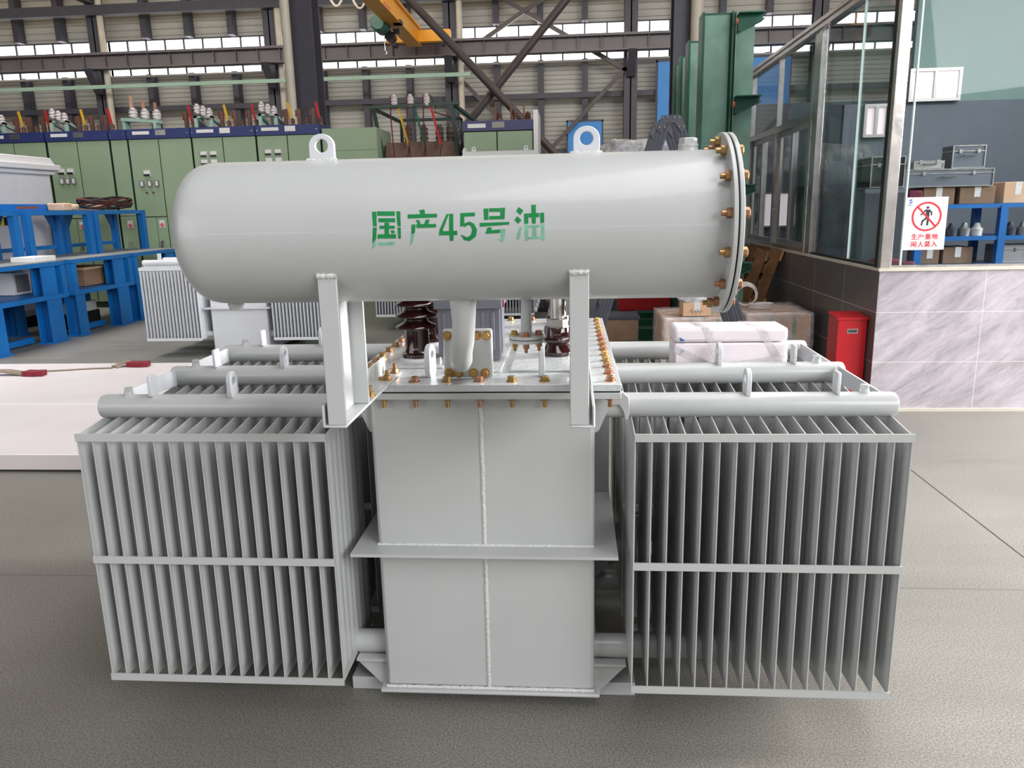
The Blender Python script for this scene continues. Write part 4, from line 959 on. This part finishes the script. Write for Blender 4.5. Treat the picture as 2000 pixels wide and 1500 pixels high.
# ================================================================ white kiosk behind the racks
ki = thing('electrical_kiosk', 'white sheet metal electrical kiosk behind the blue racks', 'cabinet', (-7.3, 7.3, 0))
MB().box(-1.9, -1.7, 0.16, 0, 1.72, 2.16).build('body', wshell, ki)
MB().box(-1.95, -1.75, 0.0, -0.08, 1.65, 0.16).build('plinth', dkfloor, ki)
b = MB(); b.box(-2.05, -1.85, 2.16, 0.12, 1.84, 2.24); b.prism([(-1.85, 2.24), (1.84, 2.24), (1.75, 2.34), (-1.75, 2.34)], 'yz', -1.95, 0.04); b.box(-2.0, -1.8, 2.10, 0.06, 1.78, 2.16)
b.build('roof', wshell, ki, bevel=0.01)
for y0, y1 in ((-1.65, -0.72), (-0.69, 0.24), (0.27, 0.98), (1.01, 1.66)):
    d = MB().box(0, y0, 0.24, 0.018, y1, 2.04).build('door', wshell, ki, bevel=0.003)
    MB().box(0.018, y1 - 0.1, 1.1, 0.03, y1 - 0.07, 1.4).build('handle', dkgrey, d)
    MB().box(0.018, y0 + 0.1, 0.5, 0.022, y1 - 0.16, 0.85).build('vent_grille', vent_g, d)
MB().box(0.018, 0.47, 1.41, 0.021, 0.62, 1.52).build('yellow_label', lab_y, ki, smooth=False)
MB().box(0.018, 0.62, 1.41, 0.021, 0.83, 1.52).build('black_label', black, ki, smooth=False)
for x in (-1.0, -0.4): MB().prism(eye_poly(0.05, 0.06, 0.08), 'yz', x - 0.01, x + 0.01, circ(0, 0, 0.025, 28)).build('lifting_eye', wshell, ki, loc=(0, 0, 2.42))

# ================================================================ other transformers waiting behind
def waiting_transformer(cx, cy, label):
    t = thing('small_transformer', label, 'transformer', (cx, cy, 0), group='transformers waiting behind')
    MB().box(-0.31, 0.09, 0.05, 0.31, 1.2, 0.97).build('tank', paint_w, t, bevel=0.01)
    b = MB(); b.box(-0.36, 0.04, 0.51, 0.36, 1.25, 0.525); b.build('stiffener_ring', paint_w, t)
    MB().box(-0.37, 0.03, 0.97, 0.37, 1.26, 1.0).build('cover', paint_w, t, bevel=0.003)
    for x in (-0.25, 0.25): MB().box(x - 0.06, 0.05, 0, x + 0.06, 1.25, 0.05).build('base_channel', dkfloor, t)
    for s in (-1, 1):
        for k, yc in enumerate((0.17, 0.6, 1.03)):
            rad = node('radiator', t, (0, yc, 0.06))
            for z in (0.938, 0.168): MB().lathe([(0.0, s * 1.04), (0.034, s * 1.035), (0.036, s * 1.02), (0.036, s * 0.3)], (0, 0, z), 20, 'x').build('header_pipe', paint_w, rad)
            if k == 0:
                for i in range(17): again(wfin, rad, (s * (0.40 + i * 0.0375), 0, 0))
            else:
                b = MB(); b.box(min(s * 0.4, s * 1.0), -0.002, 0.15, max(s * 0.4, s * 1.0), 0.002, 0.88)
                for i in range(17): x = s * (0.40 + i * 0.0375); b.box(x - 0.004, -0.167, 0.13, x + 0.004, 0.167, 0.9)
                q = b.build('fins', paint_w, rad, smooth=False)
            x0, x1 = sorted((s * 0.395, s * 1.005))
            for z in (0.87, 0.12): MB().box(x0, -0.172, z, x1, -0.167, z + 0.03).build('edge_strip', paint_w, rad)
            MB().prism([(-0.02, 0.0), (0.02, 0.0), (0.02, 0.07), (-0.02, 0.07)], 'xz', -0.006, 0.006, None).build('header_lug', paint_w, rad, loc=(s * 0.85, 0, 0.97))
    return t
wfin = bpy.data.objects.new('fin', fin_mesh(0.13, 0.9, 0.167).mesh('fin', paint_w)); 
waiting_transformer(-3.28, 5.80, 'pale transformer by the blue racks, seen under the conservator dome')
waiting_transformer(-1.2, 7.5, 'pale transformer glimpsed through the gap below the conservator')
bt_ = thing('tall_transformer', 'tall grey transformer by the green cabinets, its conservator with two eyes on top', 'transformer', (-0.68, 9.1, 0))
MB().box(-0.55, 0.1, 0.05, 0.55, 0.9, 1.6).build('tank', dkgrey, bt_); MB().box(-0.6, 0.05, 0, 0.6, 0.95, 0.05).build('base_channel', dkfloor, bt_)
MB().lathe([(0, -0.56), (0.22, -0.56), (0.22, -0.53), (0.17, -0.53), (0.17, 0.42), (0.1, 0.5), (0, 0.52)], (0, 0.15, 2.115), 36, 'x').build('conservator', paint_w, bt_)
for x in (-0.42, 0.32): MB().prism(eye_poly(0.03, 0.03, 0.05), 'xz', 0.144, 0.156, circ(0, 0, 0.015, 28)).build('lifting_eye', paint_w, bt_, loc=(x, 0, 2.32))
for x in (-0.3, 0.3): MB().box(x - 0.04, 0.1, 1.6, x + 0.04, 0.25, 1.97).build('conservator_leg', paint_w, bt_)
hb = hexbolt(0.012, 0.014)
for i in range(6):
    a = R(30 + i * 24); q = hb.build('flange_bolt', steel, bt_, loc=(-0.56, 0.15 - 0.195 * math.cos(a), 2.115 + 0.195 * math.sin(a))); q.rotation_euler = (0, R(-90), 0)
gc = thing('control_desk', 'low sage green control desk next to the tall grey transformer', 'cabinet', (0.30, 9.2, 0))
MB().box(-0.28, 0, 0, 0.25, 0.6, 2.19).build('desk_body', green_s, gc); MB().box(-0.24, -0.004, 2.08, 0.08, 0, 2.16).build('pink_label', lab_p, gc); MB().box(-0.29, -0.02, 2.19, 0.27, 0.62, 2.22).build('desk_top', green_s, gc)

# ================================================================ switchgear line-up
SY = 10.4
def insulator(t, x, y, z, h=0.17, m=por_w, r=0.05):
    o = MB().lathe([(r * 0.8, 0), (r * 0.8, h * 0.15), (r, h * 0.2), (r * 0.75, h * 0.35), (r, h * 0.5), (r * 0.75, h * 0.65), (r * 0.95, h * 0.8), (r * 0.5, h * 0.85), (r * 0.5, h), (0, h)], n=18).build('insulator', m, t, loc=(x, y, z))
    MB().lathe([(r * 1.05, -0.03), (r * 1.05, 0.0)], n=18).build('insulator_foot', ins_b, o)
    return o
def meter(t, x, z):
    o = MB().box(x, -0.035, z, x + 0.10, -0.012, z + 0.085).build('meter', lab_w, t)
    MB().box(x, -0.037, z, x + 0.10, -0.035, z + 0.03).build('meter_base', black, o, smooth=False)
def switch(t, x, z):
    o = MB().box(x, -0.03, z, x + 0.075, -0.012, z + 0.1).build('selector_switch', vent_g, t)
    MB().box(x + 0.02, -0.045, z + 0.015, x + 0.055, -0.03, z + 0.085).build('switch_knob', lab_w, o)
def cabinet(x0, x1, label, kind):
    w = x1 - x0
    t = thing('switchgear_cabinet', label, 'cabinet', (x0, SY, 0), group='sage green switchgear cabinets')
    MB().box(0.003, 0, 0, w - 0.003, 1.2, 2.70).build('body', seam, t, smooth=False)
    h = MB().box(0.002, -0.03, 2.695, w - 0.002, 1.0, 2.845).build('fascia', navy, t)
    if kind != 'narrow':
        MB().box(0.10, -0.034, 2.76, 0.38, -0.03, 2.81).build('name_plate', lab_w, h, smooth=False)
        MB().box(0.48, -0.034, 2.745, 0.65, -0.03, 2.825).build('data_plate', (steel if kind in ('one', 'two') else lab_w), h, smooth=False)
    for x in (0.03, w - 0.05): MB().lathe([(0.008, -0.036), (0.008, -0.03)], (x, 0, 2.77), 10, 'y').build('screw', steel, h)
    xm = w * 0.48
    if kind == 'narrow':
        doors = [(0.012, w - 0.012, 1.5, 2.685), (0.012, w - 0.012, 0.1, 1.49)]
    else:
        doors = [(0.012, xm - 0.008, 1.48, 2.685), (xm + 0.008, w - 0.012, 0.80, 2.685), (0.012, xm * 0.62, 0.1, 1.465), (xm * 0.62 + 0.01, xm - 0.008, 0.1, 1.465), (xm + 0.008, w - 0.012, 0.1, 0.79)]
    for a, c, z0, z1 in doors: MB().box(a, -0.012, z0, c, 0.0, z1).build('door', green_s, t, bevel=0.003)
    if kind == 'four':
        for x in (0.13, 0.29):
            for z in (2.265, 2.39): meter(t, x, z)
    elif kind == 'one':
        meter(t, 0.21, 2.12)
        for x in (0.12, 0.25, 0.37): switch(t, x, 1.95)
        for x in (0.22, 0.33): MB().lathe([(0.014, -0.03), (0.014, -0.012)], (x, 0, 1.86), 12, 'y').build('push_button', cable_r, t)
    elif kind == 'two':
        for x in (0.14, 0.29): meter(t, x, 2.18)
        for x in (0.14, 0.24, 0.34): switch(t, x, 2.02)
    xl = 0.12 if kind == 'narrow' else xm - 0.14
    MB().box(xl, -0.016, 1.30, xl + 0.09, -0.012, 1.42).build('notice', lab_w, t, smooth=False); MB().lathe([(0.035, -0.018), (0.035, -0.016)], (xl + 0.045, 0, 1.34), 20, 'y').build('warning_mark', lab_p, t)
    b = MB(); b.tube([(xl + 0.03, -0.015, 1.08), (xl + 0.03, -0.06, 1.08), (xl + 0.03, -0.06, 0.95)], 0.012, 8); b.build('door_handle', alu if kind == 'narrow' else dkgrey, t)
    if kind not in ('narrow', 'one'):
        s = MB(); s.prism([(0.1, 2.845), (0.14, 2.845), (0.14, 2.98), (0.62, 2.845), (0.68, 2.845), (0.14, 3.03), (0.1, 3.03)], 'yz', 0.02, 0.07); s.prism([(0.1, 2.845), (0.14, 2.845), (0.14, 2.98), (0.62, 2.845), (0.68, 2.845), (0.14, 3.03), (0.1, 3.03)], 'yz', 0.27, 0.32); s.box(0.02, 0.1, 3.0, 0.32, 0.2, 3.03)
        s = s.build('insulator_stand', green_l, t)
        for i in range(3): insulator(s, 0.07 + i * 0.1, 0.14, 3.07 - i * 0.035, 0.15, por_w, 0.055)
    if kind != 'narrow':
        for i, (x, m) in enumerate(((0.36, bus_y), (0.58, bus_g), (0.82, bus_r))):
            if kind == 'one' and i < 2: continue
            p = MB(); p.box(x, 0.3, 2.845, x + 0.05, 0.36, 3.12); p.box(x - 0.02, 0.28, 3.0, x, 0.38, 3.1); p.build('busbar_post', copper, t, smooth=False)
            if m is not bus_g: MB().bar((x + 0.07, 0.34, 3.22), (x + 0.12, 0.34, 2.95), 0.02, 0.035).build('busbar', m, t)
            insulator(t, x + 0.15, 0.3, 2.875, 0.1, copper, 0.035)
    return t
cabinet(-9.27, -8.21, 'sage green switchgear cabinet partly hidden by the white kiosk roof', 'two')
cabinet(-8.19, -7.135, 'sage green switchgear cabinet with two meters just beyond the kiosk', 'two')
cabinet(-7.12, -6.83, 'narrow sage green switchgear cabinet between two full width ones', 'narrow')
cabinet(-6.82, -5.77, 'sage green switchgear cabinet with one meter over three selector switches', 'one')
cabinet(-5.76, -4.71, 'sage green switchgear cabinet with four meters and a white data plate', 'four')
cabinet(-4.70, -3.66, 'sage green switchgear cabinet with four meters at the end of the navy row', 'four')
st_ = thing('isolator_frame', 'pale green isolator frame with three raised arms on top of the narrow cabinet', 'isolator', (-6.98, 10.9, 2.846))
b = MB(); b.box(-0.1, -0.15, 0, -0.05, 0.0, 0.18); b.box(0.5, -0.3, 0, 0.55, -0.15, 0.12); b.bar((-0.1, -0.1, 0.2), (0.6, -0.25, 0.13), 0.12, 0.05); b.box(-0.12, -0.15, 0.17, 0.2, 0.1, 0.22)
b.box(-0.1, 0.05, 0, 0.55, 0.1, 0.06)
b.build('frame', green_l, st_)
for i in range(3):
    x = 0.08 + i * 0.2
    insulator(st_, x, -0.1, 0.22 - i * 0.02, 0.16, por_w, 0.075)
    MB().bar((x - 0.02, -0.1, 0.34 - i * 0.02), (x - 0.12, 0.1, 0.58 - i * 0.06), 0.05, 0.05).build('isolator_arm', copper, st_)
gcb = thing('test_cabinet', 'plain sage green cabinet without a fascia between the navy row and test transformer', 'cabinet', (-3.64, SY, 0))
MB().box(0, 0, 0, 0.88, 1.0, 2.77).build('body', green_s, gcb)
for a, c, z0, z1 in ((0.01, 0.87, 0.05, 2.42), (0.01, 0.87, 2.435, 2.76)): MB().box(a, -0.012, z0, c, 0, z1).build('door', green_s, gcb, bevel=0.003)
MB().lathe([(0.015, -0.03), (0.015, -0.012)], (0.8, 0, 1.4), 12, 'y').build('knob', steel, gcb)
tt = thing('test_transformer', 'grey green test transformer with rusty top, mesh frame and coloured busbars', 'transformer', (-2.09, 10.75, 0))
MB().box(-0.64, 0, 0, 0.56, 1.0, 2.28).build('tank', tt_body, tt)
MB().prism([(-0.64, 2.28), (0.56, 2.28), (0.5, 2.56), (-0.6, 2.56)], 'xz', 0.0, 0.9).build('tank_top', tt_top, tt)
b = MB()
for p, q in (((-0.66, 0, 2.28), (-0.74, -0.2, 3.08)), ((0.56, 0, 2.28), (0.5, -0.1, 3.1)), ((-0.8, -0.2, 3.08), (0.62, -0.1, 3.12)), ((-0.74, -0.2, 3.06), (-0.45, 0.5, 2.92)), ((-0.45, 0.5, 2.95), (0.56, 0.5, 2.95)), ((-0.45, 0.5, 2.3), (-0.45, 0.5, 2.95)), ((0.56, 0.5, 2.3), (0.56, 0.5, 2.95)), ((0.5, -0.1, 3.12), (0.8, 0.4, 2.9)), ((0.05, 0.3, 3.3), (0.9, 0.4, 2.85))):
    b.bar(p, q, 0.045, 0.045)
b.build('mesh_frame', tt_frame, tt, smooth=False)
for i, (x, m) in enumerate(((-0.42, bus_y), (-0.16, bus_g), (0.1, bus_r))):
    o = insulator(tt, x, -0.12, 3.1, 0.17, por_w, 0.06)
    MB().bar((x + 0.05, -0.1, 3.12), (x + 0.2, -0.12, 2.5), 0.055, 0.02).build('busbar', m, tt)
    MB().tube([(x - 0.05, -0.14, 3.25), (x - 0.055, -0.16, 2.9), (x - 0.02, -0.2, 2.3), (x + 0.0, -0.2, 1.6)], 0.011, 6).build('red_cable', cable_r, tt)
    MB().tube([(x + 0.22, -0.14, 2.5), (x + 0.16, -0.18, 2.2), (x + 0.18, -0.2, 1.6)], 0.011, 6).build('red_cable', cable_r, tt)
    insulator(tt, x + 0.12, 0.3, 2.59, 0.26, ins_b, 0.075)
insulator(tt, 0.4, 0.3, 2.59, 0.26, ins_b, 0.08)
MB().tube([(0.15, -0.1, 3.25), (0.25, -0.1, 3.1), (0.2, -0.05, 3.0), (0.45, 0, 2.93)], 0.012, 6).build('red_cable', cable_r, tt)
cb2 = thing('switchgear_cabinet', 'sage green cabinet with a slate violet fascia next to the test transformer', 'cabinet', (-1.40, SY, 0), group='sage green switchgear cabinets')
MB().box(0.01, 0, 0, 1.09, 1.2, 2.68).build('body', seam, cb2, smooth=False)
h = MB().box(0.0, -0.03, 2.665, 1.10, 1.0, 2.815).build('fascia', purple, cb2)
MB().box(0.08, -0.034, 2.71, 0.36, -0.03, 2.77).build('name_plate', lab_w, h, smooth=False); MB().box(0.46, -0.034, 2.705, 0.65, -0.03, 2.79).build('data_plate', steel, h, smooth=False)
for a, c in ((0.015, 0.52), (0.54, 1.085)): MB().box(a, -0.012, 0.1, c, 0, 2.65).build('door', green_s, cb2, bevel=0.003)
MB().box(1.10, -0.05, 0, 1.17, 1.0, 2.95).build('side_panel', lab_w, cb2)
for x in (0.5, 0.75, 0.95):
    insulator(cb2, x + 0.05, 0.3, 2.845, 0.12, copper, 0.05); MB().box(x - 0.03, 0.3, 2.815, x, 0.34, 3.06).build('busbar_post', copper, cb2, smooth=False)

# ================================================================ stepladder
ld = thing('stepladder', 'black aluminium folding stepladder standing open behind the conservator', 'ladder', (0.9, 3.0, 0))
for y in (0.0, 0.42):
    for p, q in (((-0.678, y, 0.0), (-0.058, y, 2.0)), ((0.70, y, 0.0), (0.018, y, 2.0))):
        b = MB().bar(p, q, 0.074, 0.03, (0, 1, 0))
        d = (Vector(q) - Vector(p)).normalized(); n = Vector((d.z, 0, -d.x))
        for k in (-0.022, 0, 0.022):
            b.bar(Vector(p) + n * k + Vector((0, -0.016, 0)), Vector(q) + n * k + Vector((0, -0.016, 0)), 0.006, 0.004, (0, 1, 0))
        b.build('stile', dkgrey, ld)
    hp = MB().prism([(-0.115, 1.96), (-0.075, 2.035), (0.035, 2.035), (0.075, 1.96), (0.045, 1.93), (0.0, 1.99), (-0.04, 1.99), (-0.085, 1.93)], 'xz', y - 0.022, y - 0.016).build('hinge_plate', dkgrey, ld)
    for x, z in ((-0.07, 2.02), (-0.04, 2.02), (0.0, 2.02), (0.03, 2.02), (-0.09, 1.965), (-0.06, 1.965), (0.03, 1.965), (0.055, 1.965)):
        MB().lathe([(0.006, -0.027), (0.006, -0.022)], (x, y, z), 10, 'y').build('rivet', steel, hp)
for i in range(1, 7):
    z = i * 0.28
    for x0, x1 in ((-0.678, -0.058), (0.70, 0.018)):
        x = x0 + (x1 - x0) * z / 2.0
        MB().box(x - 0.03, 0.0, z - 0.012, x + 0.03, 0.42, z + 0.012).build('rung', dkgrey, ld)

# ================================================================ foam package on the radiator
fp = thing('foam_package', 'white foam package bound with clear tape resting on the radiator fins', 'package', (0.803, 0.635, 0.913))
MB().box(-0.19, -0.08, 0.0, 0.19, 0.08, 0.118).build('lower_block', foam, fp, bevel=0.006)
MB().box(-0.193, -0.078, 0.120, 0.19, 0.078, 0.170).build('upper_block', foam, fp, bevel=0.012)
b = MB()
def strip(b, x0, x1, w):
    y = -0.083
    b.add([(x0, -0.08, 0.1715), (x0 + w, -0.08, 0.1715), (x0 + w - 0.03, 0.07, 0.1715), (x0 - 0.03, 0.07, 0.1715), (x1 + w, y, 0.02), (x1, y, 0.02)], [(0, 1, 2, 3), (0, 1, 4, 5)])
strip(b, -0.10, -0.04, 0.03); strip(b, 0.08, 0.165, 0.03)
b.add([(-0.192, -0.083, 0.115), (-0.192, -0.083, 0.09), (-0.05, -0.083, 0.012), (-0.03, -0.083, 0.034)], [(0, 1, 2, 3)])
b.add([(-0.03, -0.0835, 0.034), (-0.03, -0.0835, 0.05), (0.19, -0.0835, 0.075), (0.19, -0.0835, 0.06)], [(0, 1, 2, 3)])
o = b.build('clear_tape', film, fp, smooth=False); s = o.modifiers.new('thickness', 'SOLIDIFY'); s.thickness = 0.001
flatmark = MB(); flatmark.prism([(-0.175, 0.140), (-0.158, 0.128), (-0.172, 0.125)], 'xz', -0.0825, -0.078); flatmark.prism([(-0.178, 0.102), (-0.158, 0.092), (-0.176, 0.078), (-0.17, 0.09)], 'xz', -0.0825, -0.08)
flatmark.build('blue_marks', sign_b, fp, smooth=False)

# ================================================================ wrapped cartons by the office wall
def wrapped(x0, x1, y0, y1, h, label, seedv):
    t = thing('wrapped_pallet', label, 'cartons', ((x0 + x1) / 2, (y0 + y1) / 2, 0), group='film wrapped cartons')
    w, d = (x1 - x0) / 2, (y1 - y0) / 2
    b = MB()
    for x in (-w + 0.05, 0, w - 0.05): b.box(x - 0.04, -d, 0, x + 0.04, d, 0.09)
    b.box(-w, -d, 0.09, w, d, 0.11); b.build('pallet', wood, t, smooth=False)
    MB().box(-w + 0.01, -d + 0.01, 0.11, w - 0.01, d - 0.01, h).build('carton_block', card, t, bevel=0.006)
    b = MB()
    for x in (-w * 0.25, w * 0.45): b.box(x - 0.015, -d + 0.006, 0.11, x + 0.015, -d + 0.0095, h + 0.001)
    b.build('green_strap', greentape, t, smooth=False)
    bm = bmesh.new(); bmesh.ops.create_cube(bm, size=1); bmesh.ops.subdivide_edges(bm, edges=bm.edges, cuts=14, use_grid_fill=True)
    from mathutils import noise
    for v in bm.verts:
        q = Vector((v.co.x * 2 * (w + 0.004), v.co.y * 2 * (d + 0.004), 0.07 + (v.co.z + 0.5) * (h - 0.06)))
        n = noise.noise(q * 9 + Vector((seedv, 0, 0))) * 0.009
        v.co = q + v.co.normalized() * (0.008 + n)
    me = bpy.data.meshes.new('film_wrap'); bm.to_mesh(me); bm.free(); me.polygons.foreach_set('use_smooth', [True] * len(me.polygons)); me.materials.append(film)
    o = bpy.data.objects.new('film_wrap', me); COL.objects.link(o); o.parent = t
    return t
wrapped(1.05, 1.70, 4.6, 5.30, 0.53, 'film wrapped carton pallet under the flange with an open carton on top', 1)
wrapped(1.76, 2.31, 4.6, 5.35, 0.56, 'film wrapped carton pallet against the dark tiled wall by the red box', 5)
t = carton('small open carton with scribbled marks on the wrapped pallet below the flange', 1.22, 4.62, 0.552, 1.46, 4.86, 0.665, card)
b = MB()
for i in range(7): b.tube([(-0.06 + 0.016 * i, -0.122, 0.055 + 0.01 * math.sin(i * 2.1)), (-0.054 + 0.016 * i, -0.122, 0.03 + 0.008 * math.cos(i * 3.0))], 0.0015, 5)
b.build('scribble', black, t)
fo = blob('crumpled_film', film_d, 0.14, 0.1, 0.05, (0.0, 0.0, 0.1125), t, 0.35, 12, 3)
wc = thing('white_cable_coil', 'white cable coil standing on the wrapped pallet behind the ladder leg', 'cable', (1.80, 4.85, 0.583))
for i in range(4):
    rr = 0.085 + 0.008 * i
    MB().tube([(rr * math.cos(2 * PI * k / 32), 0.02 * i + 0.01 * math.sin(k), 0.115 + rr * math.sin(2 * PI * k / 32)) for k in range(33)], 0.007, 8).build('cable_loop', por_w, wc)
for i in range(3):
    MB().tube([(0.13 + 0.1 * math.cos(2 * PI * k / 24), 0.05 * math.sin(2 * PI * k / 24), 0.012 + 0.016 * i) for k in range(25)], 0.008, 8).build('cable_loop', por_w, wc)

# ================================================================ green cantilever rack
cr2 = thing('cantilever_rack', 'deep green steel cantilever rack with tall uprights and short arms', 'rack', (1.7, 6.6, 0))
for y, h, x0 in ((-1.1, 3.17, -0.25), (-0.15, 3.12, -0.235), (0.55, 3.10, -0.215), (1.15, 3.12, -0.2)):
    up = MB(); up.box(x0, y, 0.16, x0 + 0.018, y + 0.22, h); up.box(x0 + 0.262, y, 0.16, x0 + 0.28, y + 0.22, h); up.box(x0 + 0.018, y + 0.06, 0.16, x0 + 0.262, y + 0.075, h)
    u = up.build('upright', tgreen, cr2, bevel=0.002)
    MB().box(x0 + 0.03, y + 0.057, 0.3, x0 + 0.25, y + 0.06, h - 0.02).build('scuffed_web', tgreen_p, u, smooth=False)
    b = MB(); b.box(x0 + 0.30, y + 0.05, 0.16, x0 + 0.475, y + 0.062, h - 0.03); b.box(x0 + 0.295, y, 0.16, x0 + 0.303, y + 0.12, h)
    b.build('arm_column', tgreen_p, cr2, bevel=0.002)
    for z in (0.92, 1.64, 2.42, 3.12):
        a = MB(); a.prism([(x0 + 0.31, z + 0.02), (x0 + 0.53, z + 0.02), (x0 + 0.53, z - 0.03), (x0 + 0.31, z - 0.13)], 'xz', y - 0.01, y + 0.0); a.box(x0 + 0.31, y - 0.09, z + 0.012, x0 + 0.53, y + 0.05, z + 0.024); a.prism([(x0 + 0.31, z - 0.13), (x0 + 0.53, z - 0.03), (x0 + 0.53, z - 0.04), (x0 + 0.31, z - 0.14)], 'xz', y - 0.09, y + 0.05)
        a = a.build('arm', tgreen, cr2, bevel=0.001)
        MB().lathe([(0.028, -0.02), (0.028, 0.0), (0.02, 0.0)], (x0 + 0.30, y - 0.05, z - 0.05), 14, 'x').build('arm_pin', rust, a)
    MB().box(-0.98, y + 0.02, 0, 0.08, y + 0.2, 0.16).build('base_beam', tgreen, cr2, bevel=0.003)
for z in (0.5, 1.8): MB().box(-0.02, -1.0, z, 0.02, 1.3, z + 0.06).build('tie_bar', tgreen, cr2)
rt = thing('red_trolley', 'red steel trolley frame on the green rack base, seen under the conservator', 'trolley', (1.12, 7.19, 0.16))
b = MB(); b.box(-0.30, 0.0, 0.11, 0.32, 0.2, 0.26); b.box(-0.28, 0.02, 0.08, -0.1, 0.1, 0.11); b.box(0.2, 0.02, 0.08, 0.28, 0.1, 0.11); b.build('trolley_frame', dred, rt, bevel=0.006)
for x in (-0.2, 0.24): MB().lathe([(0.05, 0.02), (0.05, 0.08)], (x, 0, 0.05), 18, 'y').build('wheel', black, rt)
ck = thing('dark_crate', 'dusty dark crate next to the red trolley', 'crate', (0.78, 6.15, 0.0))
MB().box(-0.2, -0.2, 0.0, 0.18, 0.2, 0.34).build('crate_body', card_d, ck, bevel=0.008); MB().box(-0.21, -0.21, 0.34, 0.19, 0.21, 0.37).build('lid', dkgrey, ck)
wl = thing('wrapped_load', 'tall load draped with shiny plastic film behind the ladder', 'load', (1.27, 9.3, 0))
MB().box(-0.45, -0.1, 0, 0.45, 0.7, 1.9).build('load_body', dkgrey, wl)
blob('film_cover', film_d, 0.55, 0.5, 0.30, (-0.05, 0.3, 1.80), wl, 0.22, 21)
# leaning pallets
def pallet(label, x, y, tilt, z0):
    t = thing('wooden_pallet', label, 'pallet', (x, y, z0), group='pallets leaning on the office wall')
    t.rotation_euler = (0, R(tilt), 0)
    for k in range(7): MB().box(-0.02, 0.0, k * 0.165, 0.0, 0.9, k * 0.165 + 0.10).build('deck_board', wood, t)
    for yy in (0.0, 0.4, 0.8):
        MB().box(0.0, yy, 0, 0.10, yy + 0.1, 1.09).build('stringer', wood, t)
        for k in (0, 3, 6): MB().box(0.10, yy - 0.005, k * 0.165, 0.12, yy + 0.105, k * 0.165 + 0.1).build('block', wood_l, t)
    return t
pallet('leaning wooden pallet touching the dark office wall', 1.957, 5.95, 17.5, 0.006)
pallet('leaning wooden pallet resting against the first pallet', 1.822, 5.97, 17.5, 0.006)
# red fire box
rb = thing('red_box', 'red metal box with a sloping lid and small window by the tiled corner', 'box', (2.29, 3.72, 0))
MB().box(-0.1, -0.10, 0.0, 0.105, 0.115, 0.66).build('box_body', red, rb, bevel=0.003)
b = MB(); b.prism([(-0.112, 0.655), (0.118, 0.675), (0.118, 0.69), (-0.112, 0.668)], 'yz', -0.11, 0.112); b.build('lid', red, rb, bevel=0.002)
MB().box(-0.033, -0.104, 0.555, 0.042, -0.10, 0.588).build('window_frame', steel, rb); MB().box(-0.027, -0.105, 0.561, 0.036, -0.104, 0.582).build('window_pane', dkgrey, rb, smooth=False)
